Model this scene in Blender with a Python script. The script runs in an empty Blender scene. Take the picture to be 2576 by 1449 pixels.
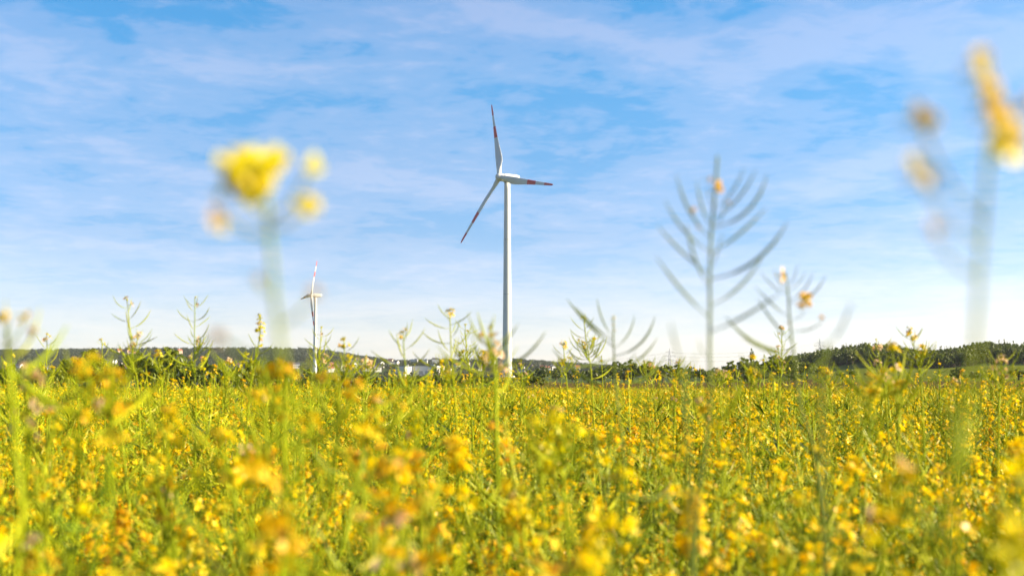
import bpy, math, random
import numpy as np
from mathutils import Vector, Matrix

# ------------------------------------------------------------------ camera, sky, sun, exposure
sc = bpy.context.scene
col = sc.collection
RND = random.Random(11)
NPR = np.random.default_rng(5)
W, H = 2576.0, 1449.0                       # the photograph's grid used for measuring
F = W / 2 / math.tan(math.radians(20))
EYE, HOR = 1.35, 955.0
PITCH = math.atan((HOR - H / 2) / F)

cam = bpy.data.cameras.new('camera')
cam.sensor_width = 36
cam.lens = 18 / math.tan(math.radians(20))
cam.clip_start, cam.clip_end = 0.05, 30000
cam.dof.use_dof = True
cam.dof.focus_distance = 16.0
cam.dof.aperture_fstop = 5.0
camo = bpy.data.objects.new('camera', cam)
col.objects.link(camo)
camo.location = (0, 0, EYE)
camo.rotation_euler = (math.radians(90) + PITCH, 0, 0)
sc.camera = camo

SUN_EL, SUN_AZ = math.radians(23), math.radians(92)     # azimuth clockwise from +Y
SDIR_T = (math.sin(SUN_AZ) * math.cos(SUN_EL), math.cos(SUN_AZ) * math.cos(SUN_EL), math.sin(SUN_EL))
world = bpy.data.worlds.new('World')
sc.world = world
world.use_nodes = True


class NT:
    """small helper for node trees"""
    def __init__(self, tree):
        self.t = tree
        self.t.nodes.clear()

    def n(self, typ, ins=None, **kw):
        nd = self.t.nodes.new(typ)
        for k, v in kw.items():
            setattr(nd, k, v)
        for k, v in (ins or {}).items():
            s = nd.inputs[k]
            if isinstance(v, bpy.types.NodeSocket):
                self.t.links.new(v, s)
            else:
                s.default_value = v
        return nd

    def math(self, op, a, b=0.0, c=0.0, clamp=False):
        nd = self.n('ShaderNodeMath', {0: a, 1: b, 2: c}, operation=op)
        nd.use_clamp = clamp
        return nd.outputs[0]

    def ramp(self, fac, stops, interp='LINEAR'):
        nd = self.n('ShaderNodeValToRGB', {0: fac})
        nd.color_ramp.interpolation = interp
        e = nd.color_ramp.elements
        while len(e) < len(stops):
            e.new(0.5)
        for i, (p, c) in enumerate(stops):
            e[i].position = p
            e[i].color = c if len(c) == 4 else (*c, 1)
        return nd.outputs[0]

    def mix(self, fac, a, b, blend='MIX'):
        nd = self.t.nodes.new('ShaderNodeMix')
        nd.data_type = 'RGBA'
        nd.blend_type = blend
        for s, v in ((nd.inputs[0], fac), (nd.inputs[6], a), (nd.inputs[7], b)):
            if isinstance(v, bpy.types.NodeSocket):
                self.t.links.new(v, s)
            elif s.type == 'RGBA':
                s.default_value = v if len(v) == 4 else (*v, 1)
            else:
                s.default_value = v
        return nd.outputs[2]


def build_sky():
    g = NT(world.node_tree)
    sky = g.n('ShaderNodeTexSky', sky_type='NISHITA', sun_disc=False, sun_elevation=SUN_EL,
              sun_rotation=SUN_AZ, altitude=200, air_density=1.0, dust_density=0.8, ozone_density=2.0)
    tc = g.n('ShaderNodeTexCoord')
    sep = g.n('ShaderNodeSeparateXYZ', {0: tc.outputs['Generated']})
    x, y, z = sep.outputs
    zc = g.math('MAXIMUM', z, 0.0)
    # daylight toning of the sky by height: paler towards the horizon, deeper blue above
    tone = g.ramp(zc, [(0.0, (.60, .58, .68)), (.0155, (.54, .525, .61)), (.044, (.44, .43, .51)), (.072, (.345, .372, .47)), (.10, (.262, .328, .42)),
                       (.156, (.205, .330, .41)), (.21, (.168, .352, .43)), (.258, (.142, .355, .44)), (.45, (.14, .35, .43)), (1.0, (.14, .34, .42))])
    tone = g.mix(1.0, tone, (2.75, 2.82, 3.12), 'MULTIPLY')
    base = g.mix(1.0, sky.outputs[0], tone, 'MULTIPLY')
    # haze near the horizon scatters more light on the sun's side
    sd = g.n('ShaderNodeVectorMath', {0: tc.outputs['Generated'], 1: SDIR_T}, operation='DOT_PRODUCT').outputs['Value']
    glow = g.math('MULTIPLY', g.math('MAXIMUM', g.math('ADD', sd, 0.1), 0.0), g.math('POWER', 2.718, g.math('MULTIPLY', zc, -6.0)))
    gl = g.math('ADD', 1.0, g.math('MULTIPLY', glow, 0.55))
    base = g.mix(1.0, base, g.n('ShaderNodeCombineXYZ', {0: gl, 1: gl, 2: gl}).outputs[0], 'MULTIPLY')
    # thin cloud sheet seen in perspective
    den = g.math('ADD', zc, 0.09)
    px = g.math('DIVIDE', x, den)
    py = g.math('DIVIDE', y, den)
    p = g.n('ShaderNodeCombineXYZ', {0: px, 1: py, 2: 0.0}).outputs[0]
    rot = g.n('ShaderNodeMapping', {'Vector': p, 'Rotation': (0, 0, math.radians(-7)), 'Scale': (1.2, 1.1, 1), 'Location': (3.1, 1.7, 0)}).outputs[0]
    n1 = g.n('ShaderNodeTexNoise', {'Vector': rot, 'Scale': 1.15, 'Detail': 5.0, 'Roughness': 0.5, 'Distortion': 0.5}).outputs[0]
    n2 = g.n('ShaderNodeTexNoise', {'Vector': rot, 'Scale': 3.4, 'Detail': 6.0, 'Roughness': 0.6, 'Distortion': 0.6}).outputs[0]
    n3 = g.n('ShaderNodeTexNoise', {'Vector': rot, 'Scale': 11.0, 'Detail': 4.0, 'Roughness': 0.55, 'Distortion': 0.4}).outputs[0]
    n2 = g.math('ADD', g.math('MULTIPLY', n2, 0.62), g.math('MULTIPLY', n3, 0.38))
    s = g.math('ADD', g.math('MULTIPLY', n1, 0.56), g.math('MULTIPLY', n2, 0.44))
    cover = g.ramp(s, [(0.42, (0, 0, 0)), (0.5, (0.5, 0.5, 0.5)), (0.6, (1, 1, 1))], 'EASE')
    thin = g.ramp(z, [(0.0, (0.25, 0.25, 0.25)), (0.05, (0.45, 0.45, 0.45)), (0.12, (0.8, 0.8, 0.8)), (0.24, (0.95, 0.95, 0.95)), (1.0, (0.8, 0.8, 0.8))])
    amt = g.math('MULTIPLY', cover, thin)
    # thin cloud adds scattered white sunlight to the blue behind it
    veil = g.mix(1.0, (1.95, 1.06, 0.42), g.n('ShaderNodeCombineXYZ', {0: amt, 1: amt, 2: amt}).outputs[0], 'MULTIPLY')
    c = g.mix(1.0, base, veil, 'ADD')
    bg = g.n('ShaderNodeBackground', {'Color': c, 'Strength': 0.05})
    out = g.n('ShaderNodeOutputWorld', {0: bg.outputs[0]})


build_sky()
sun = bpy.data.lights.new('sun', 'SUN')
sun.energy = 5.0
sun.angle = math.radians(0.53)
sun.color = (1.0, 0.85, 0.56)
suno = bpy.data.objects.new('sun', sun)
col.objects.link(suno)
SDIR = Vector((math.sin(SUN_AZ) * math.cos(SUN_EL), math.cos(SUN_AZ) * math.cos(SUN_EL), math.sin(SUN_EL)))
suno.rotation_euler = (-SDIR).to_track_quat('-Z', 'Y').to_euler()
suno.location = (40, 0, 30)

vs = sc.view_settings
vs.view_transform, vs.look = 'Standard', 'None'
vs.exposure, vs.gamma = 1.58, 1.0
vs.use_curve_mapping = False
cy = sc.cycles
cy.max_bounces, cy.diffuse_bounces, cy.glossy_bounces, cy.transmission_bounces, cy.transparent_max_bounces = 5, 2, 2, 3, 4
cy.sample_clamp_indirect = 4
cy.use_denoising = True
cy.use_adaptive_sampling = True
cy.adaptive_threshold = 0.015


# ------------------------------------------------------------------ helpers
def at(px, py, Y):
    """point on the sight line through (px, py) of the measuring grid at distance Y along the view"""
    u, v = (px - W / 2) / F, -(py - H / 2) / F
    s = Y / (math.cos(PITCH) - v * math.sin(PITCH))
    return Vector((u * s, Y, EYE + s * (math.sin(PITCH) + v * math.cos(PITCH))))


class MB:
    def __init__(self):
        self.v, self.f, self.m, self.k = [], [], [], 0

    def face(self, idx, mi=0):
        self.f.append(tuple(idx))
        self.m.append(mi)

    def add(self, other, M=None, moff=0):
        o = len(self.v)
        self.v.extend([(M @ Vector(p))[:] for p in other.v] if M is not None else other.v)
        self.f.extend(tuple(i + o for i in f) for f in other.f)
        self.m.extend(i + moff for i in other.m)
        return self

    def tube(self, pts, rads, n=5, mi=0, cap=True):
        pts = [Vector(p) for p in pts]
        o = len(self.v)
        ref = Vector((0.13, 0.99, 0.05))
        for i, p in enumerate(pts):
            t = (pts[min(i + 1, len(pts) - 1)] - pts[max(i - 1, 0)]).normalized()
            if abs(t.dot(ref)) > 0.93:
                ref = Vector((0.98, 0.1, 0.1))
            a = t.cross(ref).normalized()
            b = t.cross(a)
            ref = -b if False else ref
            for j in range(n):
                th = 2 * math.pi * j / n
                self.v.append((p + (a * math.cos(th) + b * math.sin(th)) * rads[i])[:])
        for i in range(len(pts) - 1):
            for j in range(n):
                k = (j + 1) % n
                self.face((o + i * n + j, o + i * n + k, o + (i + 1) * n + k, o + (i + 1) * n + j), mi)
        if cap:
            self.face([o + j for j in range(n)][::-1], mi)
            self.face([o + (len(pts) - 1) * n + j for j in range(n)], mi)
        return self

    def box(self, x0, x1, y0, y1, z0, z1, mi=0):
        o = len(self.v)
        self.v += [(x, y, z) for z in (z0, z1) for y in (y0, y1) for x in (x0, x1)]
        for q in ((0, 2, 3, 1), (4, 5, 7, 6), (0, 1, 5, 4), (2, 6, 7, 3), (0, 4, 6, 2), (1, 3, 7, 5)):
            self.face([o + i for i in q], mi)
        return self

    def lathe(self, prof, n=24, mi=0, M=None):
        o = len(self.v)
        for r, z in prof:
            for j in range(n):
                th = 2 * math.pi * j / n
                p = Vector((r * math.cos(th), r * math.sin(th), z))
                self.v.append((M @ p if M is not None else p)[:])
        for i in range(len(prof) - 1):
            for j in range(n):
                k = (j + 1) % n
                self.face((o + i * n + j, o + i * n + k, o + (i + 1) * n + k, o + (i + 1) * n + j), mi)
        self.face([o + j for j in range(n)][::-1], mi)
        self.face([o + (len(prof) - 1) * n + j for j in range(n)], mi)
        return self

    def mesh(self, name, mats, smooth=False):
        me = bpy.data.meshes.new(name)
        me.from_pydata(self.v, [], self.f)
        for m in (mats if isinstance(mats, (list, tuple)) else [mats]):
            me.materials.append(m)
        me.polygons.foreach_set('material_index', self.m)
        if smooth:
            me.polygons.foreach_set('use_smooth', [True] * len(self.f))
        me.update()
        return me


def link(name, data, parent=None, M=None):
    o = bpy.data.objects.new(name, data)
    col.objects.link(o)
    o.parent = parent
    if M is not None:
        o.matrix_basis = M
    return o


def tag(o, label=None, cat=None, group=None, kind=None):
    for k, v in (('label', label), ('category', cat), ('group', group), ('kind', kind)):
        if v:
            o[k] = v
    return o


def root(name, loc, label, cat, group=None, rz=0.0):
    o = link(name, None)
    o.empty_display_size = 0.1
    o.location = loc
    o.rotation_euler = (0, 0, rz)
    return tag(o, label, cat, group)


def lerp(a, b, t):
    return a + (b - a) * t


def smooth_path(pts, sub=4):
    pts = [Vector(p) for p in pts]
    out = []
    for i in range(len(pts) - 1):
        p0, p1, p2, p3 = pts[max(i - 1, 0)], pts[i], pts[i + 1], pts[min(i + 2, len(pts) - 1)]
        for k in range(sub):
            t = k / sub
            out.append(0.5 * ((2 * p1) + (p2 - p0) * t + (2 * p0 - 5 * p1 + 4 * p2 - p3) * t * t + (3 * p1 - p0 - 3 * p2 + p3) * t ** 3))
    out.append(pts[-1])
    return out


# ------------------------------------------------------------------ materials
def new_mat(name):
    m = bpy.data.materials.new(name)
    m.use_nodes = True
    return m, NT(m.node_tree)


def plain(name, c, rough=0.6, noise=0.0, scale=1.0, spec=0.3):
    m, g = new_mat(name)
    colr = (*c, 1)
    if noise:
        tc = g.n('ShaderNodeTexCoord')
        n = g.n('ShaderNodeTexNoise', {'Vector': tc.outputs['Object'], 'Scale': scale, 'Detail': 5.0, 'Roughness': 0.6}).outputs[0]
        a = tuple(max(0, v * (1 - noise)) for v in c)
        b = tuple(v * (1 + noise) for v in c)
        colr = g.ramp(n, [(0.3, a), (0.7, b)])
    b = g.n('ShaderNodeBsdfPrincipled', {'Base Color': colr, 'Roughness': rough, 'Specular IOR Level': spec})
    g.n('ShaderNodeOutputMaterial', {0: b.outputs[0]})
    return m


def leafy(name, stops, trans=0.35, tint=(1.0, 1.0, 0.6), gloss=0.06, objvar=0.25):
    """thin plant matter: diffuse + light coming through, colour varied per piece and per plant"""
    m, g = new_mat(name)
    geo = g.n('ShaderNodeNewGeometry')
    oi = g.n('ShaderNodeObjectInfo')
    a = g.math('MULTIPLY', geo.outputs['Random Per Island'], 1 - objvar)
    f = g.math('ADD', a, g.math('MULTIPLY', oi.outputs['Random'], objvar))
    c = g.ramp(f, stops)
    d = g.n('ShaderNodeBsdfDiffuse', {'Color': c})
    t = g.n('ShaderNodeBsdfTranslucent', {'Color': g.mix(1.0, c, tint, 'MULTIPLY')})
    mx = g.n('ShaderNodeMixShader', {0: trans, 1: d.outputs[0], 2: t.outputs[0]})
    gl = g.n('ShaderNodeBsdfGlossy', {'Color': (0.9, 0.9, 0.9, 1), 'Roughness': 0.45})
    fr = g.n('ShaderNodeLayerWeight', {'Blend': 0.25})
    mx2 = g.n('ShaderNodeMixShader', {0: g.math('MULTIPLY', fr.outputs['Fresnel'], gloss), 1: mx.outputs[0], 2: gl.outputs[0]})
    g.n('ShaderNodeOutputMaterial', {0: mx2.outputs[0]})
    return m


M_STEM = leafy('plant_stem', [(0.0, (0.09, 0.15, 0.006)), (0.45, (0.26, 0.32, 0.008)), (1.0, (0.50, 0.48, 0.012))], 0.10, gloss=0.2)
M_POD = leafy('plant_pod', [(0.0, (0.07, 0.13, 0.006)), (0.45, (0.26, 0.32, 0.008)), (0.82, (0.52, 0.50, 0.012)), (0.92, (0.58, 0.50, 0.10)), (1.0, (0.62, 0.54, 0.22))], 0.2, gloss=0.2)
M_DULL = leafy('plant_dull_green', [(0.0, (0.12, 0.165, 0.03)), (0.6, (0.17, 0.21, 0.03)), (1.0, (0.22, 0.25, 0.03))], 0.15, gloss=0.25)  # darker, duller green than the other stems and pods
M_ORANGE = leafy('petal_orange', [(0.0, (0.90, 0.58, 0.005)), (0.6, (0.90, 0.48, 0.008)), (1.0, (0.86, 0.40, 0.03))], 0.5, (1, 0.95, 0.6), 0.05, 0.3)
M_LEAF = leafy('plant_leaf', [(0.0, (0.045, 0.085, 0.008)), (0.6, (0.07, 0.12, 0.010)), (1.0, (0.12, 0.16, 0.012))], 0.3, gloss=0.1)
M_PETAL = leafy('petal_golden', [(0.0, (0.88, 0.73, 0.005)), (0.5, (0.90, 0.63, 0.005)), (0.85, (0.88, 0.48, 0.010)), (1.0, (0.80, 0.50, 0.14))], 0.5, (1, 0.97, 0.6), 0.05, 0.5)
M_LEMON = leafy('petal_lemon', [(0.0, (0.80, 0.72, 0.002)), (1.0, (0.88, 0.66, 0.003))], 0.5, (1, 1, 0.5), 0.05, 0.3)
M_FADED = leafy('petal_faded', [(0.0, (0.80, 0.50, 0.20)), (0.6, (0.78, 0.52, 0.32)), (1.0, (0.72, 0.56, 0.44))], 0.4, (1, 0.95, 0.85), 0.03, 0.3)
M_BUD = leafy('flower_bud', [(0.0, (0.40, 0.42, 0.03)), (1.0, (0.62, 0.52, 0.04))], 0.3)
M_WHITE = plain('turbine_white', (0.56, 0.56, 0.55), 0.6, 0.05, 0.15, 0.15)
M_RED = plain('turbine_red', (0.55, 0.075, 0.035), 0.4, 0.06, 0.4, 0.4)
M_GREYM = plain('grey_metal', (0.28, 0.29, 0.30), 0.5)
M_DARKM = plain('dark_steel', (0.10, 0.11, 0.12), 0.55)
M_CONC = plain('concrete', (0.42, 0.40, 0.37), 0.85, 0.2, 0.8)
M_BARK = plain('bark', (0.09, 0.065, 0.045), 0.9, 0.35, 3.0)
M_WALLS = [plain('white_render', (0.60, 0.57, 0.54), 0.85, 0.05, 0.5), plain('cream_render', (0.72, 0.60, 0.48), 0.85, 0.05, 0.5), plain('pink_render', (0.66, 0.45, 0.36), 0.85, 0.05, 0.5)]
M_ROOFS = [plain('red_tile', (0.30, 0.10, 0.06), 0.85, 0.2, 1.0), plain('dark_slate', (0.09, 0.085, 0.09), 0.8, 0.2, 1.0), plain('brown_tile', (0.19, 0.10, 0.07), 0.85, 0.2, 1.0)]
M_GLASS = plain('window_glass', (0.05, 0.06, 0.08), 0.1, spec=0.6)


def ground_mat(name, a, b, c, scale, detail=8.0, bump=0.0):
    m, g = new_mat(name)
    tc = g.n('ShaderNodeTexCoord')
    n1 = g.n('ShaderNodeTexNoise', {'Vector': tc.outputs['Object'], 'Scale': scale, 'Detail': detail, 'Roughness': 0.65}).outputs[0]
    n2 = g.n('ShaderNodeTexNoise', {'Vector': tc.outputs['Object'], 'Scale': scale * 0.06, 'Detail': 4.0}).outputs[0]
    f = g.math('ADD', g.math('MULTIPLY', n1, 0.6), g.math('MULTIPLY', n2, 0.4))
    cc = g.ramp(f, [(0.32, a), (0.5, b), (0.68, c)])
    b_ = g.n('ShaderNodeBsdfDiffuse', {'Color': cc})
    if bump:
        bp = g.n('ShaderNodeBump', {'Strength': 0.8, 'Distance': bump, 'Height': n1})
        g.t.links.new(bp.outputs[0], b_.inputs['Normal'])
    g.n('ShaderNodeOutputMaterial', {0: b_.outputs[0]})
    return m


M_SOIL = ground_mat('soil', (0.035, 0.028, 0.018), (0.06, 0.045, 0.03), (0.09, 0.065, 0.04), 9.0, bump=0.02)
M_PLOUGH = ground_mat('ploughed_soil', (0.075, 0.054, 0.018), (0.095, 0.068, 0.024), (0.12, 0.088, 0.034), 0.5, bump=0.1)
M_MEADOW = ground_mat('meadow_grass', (0.07, 0.095, 0.014), (0.11, 0.125, 0.018), (0.155, 0.15, 0.026), 0.15, bump=0.1)
M_HILL = ground_mat('hill_ground', (0.035, 0.055, 0.02), (0.055, 0.075, 0.025), (0.09, 0.10, 0.04), 0.05)

# ------------------------------------------------------------------ terrain
T_PX = [-600, 0, 500, 790, 1000, 1275, 1420, 1700, 1950, 2080, 2180, 2250, 2330, 2400, 2470, 2576, 3200]
T_Y = [0, 64, 240, 400, 600, 820, 1000, 1275, 1700, 2200, 2700, 3200, 4500, 9000]
T_H = [
    [0, 0, -2, -4, -5, -5.5, -6, -6, 0, 18, 40, 60, 55, 60],
    [0, 0, -2, -4, -5, -5.5, -6, -6, 0, 18, 40, 60, 55, 60],
    [0, 0, -2, -4, -5, -5.5, -6, -7, 0, 18, 42, 65, 60, 60],
    [0, 0, -2, -3, -4, -5, -6, -7.3, 2, 17, 38, 64, 60, 60],
    [0, 0, -1, -1, -1, -2, -3, -5, 6.5, 18, 28, 34, 34, 40],
    [0, 0, 0, 0.8, 2.6, 2.4, 2, 0, 7, 15, 28, 41, 38, 40],
    [0, 0, -.2, 0, 0, -.6, -1, 0, 5, 12, 22, 31, 30, 40],
    [0, 0, -.2, 0, 0, 0, 0, 0, 2, 6, 10, 14, 14, 30],
    [0, 0, -.2, 0, 0.4, 2, 5, 4, 4, 6, 8, 10, 12, 30],
    [0, 0, -.2, 0.2, 2.4, 6, 12.5, 10, 10, 10, 10, 10, 10, 30],
    [0, 0, -.2, 0.3, 3.2, 8.4, 16.5, 14, 12, 10, 10, 10, 10, 30],
    [0, 0, -.2, 0.3, 3.2, 8.2, 15, 13, 12, 10, 10, 10, 10, 30],
    [0, 0, -.2, 0.4, 3.4, 7.4, 10, 8, 8, 8, 8, 8, 8, 30],
    [0, 0, -.2, 0.4, 3.5, 8.4, 13.5, 11, 10, 10, 10, 10, 10, 30],
    [0, 0, -.2, 0.4, 3.6, 9.6, 17.5, 15, 12, 12, 12, 12, 12, 30],
    [0, 0, -.2, 0.4, 3.6, 9.4, 16, 14, 12, 12, 12, 12, 12, 30],
    [0, 0, -.2, 0.4, 3.6, 9, 15, 14, 12, 12, 12, 12, 12, 30]]
T_H = np.array(T_H, float)


def terrain(x, y):
    az = max(-0.62, min(0.62, math.atan2(x, y)))
    px = W / 2 + F * math.tan(az)
    Y = math.hypot(x, y) * math.cos(az)
    row = [np.interp(Y, T_Y, T_H[i]) for i in range(len(T_PX))]
    return float(np.interp(px, T_PX, row))


def build_ground():
    azs = [a for a in np.linspace(-math.pi, -0.6, 26)[:-1]] + list(np.linspace(-0.6, 0.6, 121)) + [a for a in np.linspace(0.6, math.pi, 26)[1:]]
    rs = [0.0, 4, 10, 20, 35, 50, 66, 90, 130, 180, 240, 300, 350, 400, 430, 470, 520, 570, 600, 640, 700, 760, 820, 900, 1000, 1130, 1275, 1450, 1700, 1950, 2200, 2450, 2700, 2950, 3200, 3800, 4500, 6000, 9000]
    parts = {k: MB() for k in ('ground', 'ploughed_field', 'meadow', 'hills')}
    keys = {k: {} for k in parts}

    def vid(name, i, j):
        d, mb = keys[name], parts[name]
        if (i, j) not in d:
            a, r = azs[i], rs[j] / math.cos(max(-0.62, min(0.62, azs[i])))
            x, y = r * math.sin(a), r * math.cos(a)
            mb.v.append((x, y, terrain(x, y)))
            d[(i, j)] = len(mb.v) - 1
        return d[(i, j)]

    for i in range(len(azs) - 1):
        a = (azs[i] + azs[i + 1]) / 2
        px = W / 2 + F * math.tan(max(-0.7, min(0.7, a)))
        for j in range(len(rs) - 1):
            Y = (rs[j] + rs[j + 1]) / 2
            if Y < 66:
                nm = 'ground'
            elif px > 1330 and (Y < 420 or (px < 2040 and Y < 570)):
                nm = 'ploughed_field'
            elif Y < 850:
                nm = 'meadow'
            else:
                nm = 'hills'
            q = [vid(nm, i, j), vid(nm, i + 1, j), vid(nm, i + 1, j + 1), vid(nm, i, j + 1)]
            if j == 0:
                q = [q[0], q[2], q[3]]
            parts[nm].face(q[::-1])
    for nm, m in (('ground', M_SOIL), ('ploughed_field', M_PLOUGH), ('meadow', M_MEADOW), ('hills', M_HILL)):
        tag(link(nm, parts[nm].mesh(nm, m, True)), kind='structure')


build_ground()


# ------------------------------------------------------------------ wind turbines
def blade_mesh(L):
    """one blade along +Z, chord along X at the tip; white with two red bands"""
    mb = MB()
    st = [(0.0, 1.9, 1.0, 0), (0.03, 1.9, 1.0, 0), (0.07, 2.0, .85, 14), (0.13, 2.6, .55, 26), (0.19, 3.1, .36, 30), (0.25, 3.15, .28, 27), (0.34, 2.8, .23, 21),
          (0.43, 2.4, .20, 15), (0.52, 2.05, .18, 11), (0.60, 1.8, .17, 8), (0.68, 1.55, .16, 6), (0.76, 1.32, .15, 4), (0.84, 1.15, .15, 2.5), (0.91, 1.0, .16, 1), (0.96, 0.86, .16, 0), (0.985, 0.7, .16, 0), (1.0, 0.3, .16, 0)]
    n = 14
    k = L / 33.0
    for t, c, th, tw in st:
        c *= k
        tw = math.radians(tw)
        off = min(1, max(0, (t - 0.05) / 0.12)) * 0.2
        for j in range(n):
            a = 2 * math.pi * j / n
            x = (math.cos(a) * 0.5 - off) * c
            y = math.sin(a) * 0.5 * c * th * (1.0 if off < .05 else (0.75 + 0.45 * math.cos(a)))
            mb.v.append((x * math.cos(tw) - y * math.sin(tw), x * math.sin(tw) + y * math.cos(tw), t * L))
    for i in range(len(st) - 1):
        tm = (st[i][0] + st[i + 1][0]) / 2
        mi = 1 if (0.52 < tm < 0.68 or tm > 0.84) else 0
        for j in range(n):
            q = (j + 1) % n
            mb.face((i * n + j, i * n + q, (i + 1) * n + q, (i + 1) * n + j), mi)
    mb.face(range(n)[::-1])
    mb.face([(len(st) - 1) * n + j for j in range(n)], 1)
    return mb.mesh('blade', [M_WHITE, M_RED], True)


BLADE = blade_mesh(35.2)


def turbine(px_t, Y, hub_px, hub_py, psi, tilt, phi1, pitch, cone, label, base_drop=0.0):
    hub = at(hub_px, hub_py, Y)
    f = Vector((-math.sin(psi) * math.cos(tilt), -math.cos(psi) * math.cos(tilt), math.sin(tilt)))
    r = Vector((math.cos(psi), -math.sin(psi), 0))
    u = Vector((math.sin(psi) * math.sin(tilt), math.cos(psi) * math.sin(tilt), math.cos(tilt)))
    fh = Vector((f.x, f.y, 0)).normalized()
    top = hub - fh * 4.2
    gz = terrain(top.x, top.y) - base_drop
    Ht = top.z - 1.6 - gz
    t = root('wind_turbine', (top.x, top.y, gz), label, 'wind turbine', 'wind turbines beyond the field')
    mb = MB()
    prof = []
    for i in range(25):
        q = i / 24
        prof.append((lerp(2.12, 1.25, q ** 0.9), Ht * q))
    mb.lathe(prof, 40)
    tw = link('tower', mb.mesh('tower', M_WHITE, True), t)
    for q in (0.17, 0.42, 0.7):
        rr = lerp(2.12, 1.25, q ** 0.9) + 0.02
        fm = MB().lathe([(rr, 0), (rr + .03, .03), (rr + .03, .17), (rr, .2)], 40)
        link('flange_ring', fm.mesh('flange_ring', M_GREYM, True), tw, Matrix.Translation((0, 0, Ht * q)))
    dm = MB().box(-.45, .45, -2.2, -1.9, 0.6, 2.7)
    link('door', dm.mesh('door', M_GREYM), tw)
    fm = MB().lathe([(3.4, -1.5), (3.4, 0.35), (2.6, 0.6), (2.3, 0.62)], 32)
    link('foundation', fm.mesh('foundation', M_CONC), t)
    # nacelle: rounded body along +Y of a frame whose +Y points backwards
    Mn = Matrix((( -r.x, -fh.x, 0, 0), (-r.y, -fh.y, 0, 0), (0, 0, 1, 0), (0, 0, 0, 1)))
    Mn.translation = Vector((0, 0, Ht + 1.6))
    nm = MB()
    secs = [(-2.9, 1.25, 1.35, 0), (-2.4, 1.6, 1.6, 0), (-1.2, 1.75, 1.75, 0), (1.5, 1.75, 1.75, 0), (4.2, 1.7, 1.6, 0.1), (5.6, 1.55, 1.3, 0.3), (6.1, 1.2, 0.9, 0.45)]
    n = 20
    for y, wx, wz, zo in secs:
        for j in range(n):
            a = 2 * math.pi * j / n
            ca, sa = math.cos(a), math.sin(a)
            s = 1 / (abs(ca) ** 4 + abs(sa) ** 4) ** 0.25
            nm.v.append((ca * s * wx, y, sa * s * wz + zo))
    for i in range(len(secs) - 1):
        for j in range(n):
            q = (j + 1) % n
            nm.face((i * n + j, (i + 1) * n + j, (i + 1) * n + q, i * n + q))
    nm.face(range(n))
    nm.face([(len(secs) - 1) * n + j for j in range(n)][::-1])
    nac = link('nacelle', nm.mesh('nacelle', M_WHITE, True), t, Mn)
    for vx, vh in ((.5, 3.1), (-.5, 2.8)):
        link('wind_vane', MB().tube([(vx, 4.6, 1.6), (vx, 4.6, vh)], [.06, .04], 6).mesh('wind_vane', M_GREYM), nac)
    ym = MB().lathe([(1.3, -.25), (1.55, -.05), (1.55, .12), (1.3, .2)], 28)
    link('yaw_ring', ym.mesh('yaw_ring', M_GREYM, True), t, Matrix.Translation((0, 0, Ht - 0.1)))
    # hub and blades
    hl = hub - Vector((top.x, top.y, gz))
    Mh = Matrix(((r.x, u.x, f.x, hl.x), (r.y, u.y, f.y, hl.y), (r.z, u.z, f.z, hl.z), (0, 0, 0, 1)))
    hm = MB().lathe([(1.45, -1.5), (1.7, -1.1), (1.75, 0.0), (1.6, .8), (1.2, 1.5), (.6, 1.95), (.1, 2.1)], 28)
    hub_o = link('hub', hm.mesh('hub', M_WHITE, True), t, Mh)
    for k in range(3):
        ph = phi1 + k * 2 * math.pi / 3
        d = (Vector((math.sin(ph), math.cos(ph), 0)) * math.cos(cone) + Vector((0, 0, -1)) * math.sin(cone)).normalized()
        fz = Vector((0, 0, 1))
        cx = fz.cross(d).normalized()
        cyv = d.cross(cx)
        Mb = Matrix(((cx.x, cyv.x, d.x, 0), (cx.y, cyv.y, d.y, 0), (cx.z, cyv.z, d.z, 0), (0, 0, 0, 1))) @ Matrix.Rotation(pitch, 4, 'Z') @ Matrix.Translation((0, 0, 1.0))
        link('blade', BLADE, t, Mh @ Mb)
    return t


turbine(1274, 605, 1257, 446, math.radians(50.5), math.radians(7), math.radians(-18.8), math.radians(-8), math.radians(0.8), 'large white wind turbine in the centre, red bands on its blades')
turbine(793, 1352, 783, 743, math.radians(66.9), math.radians(3.2), math.radians(26.9), math.radians(-50), math.radians(-1), 'small distant white wind turbine seen side-on before the far hill')


# ------------------------------------------------------------------ trees
MARKS = [(0, 'left border'), (118, 'thin yellow-tipped raceme'), (222, 'broad far left tree'), (320, 'slim pale-tipped raceme'), (490, 'straight narrow raceme'), (655, 'leaning blossom stalk'), (700, 'near lemon flower stem'), (790, 'small turbine'), (866, 'orange-flowered plant'),
         (920, 'thin pale-podded plant'), (1015, 'open raceme'), (1131, 'orange-topped raceme'), (1170, 'dark sharp raceme'), (1275, 'large turbine tower'), (1345, 'bright green bush'), (1418, 'pair-flowered stalk'), (1475, 'crossing sharp raceme'), (1545, 'wide-podded raceme'), (1622, 'light raceme'),
         (1684, 'pylon'), (1787, 'tall pod raceme'), (1892, 'two-flowered stalk'), (1966, 'upright tiny-flowered raceme'), (2000, 'second large raceme'), (2075, 'lone golden raceme'), (2130, 'pair of meadow trees'), (2205, 'pale-tipped plant'), (2244, 'vertical orange flowers'), (2290, 'tallest yellow-tipped plant'),
         (2400, 'slim golden-headed plant'), (2465, 'near blurred right stem'), (2520, 'stout branching raceme'), (2576, 'right border')]


def spot(px):
    """where a thing stands, told by the nearest landmark"""
    a, w = min(MARKS, key=lambda q: abs(q[0] - px))
    return ('behind the ' if abs(px - a) < 9 else ('left of the ' if px < a else 'right of the ')) + w


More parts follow.
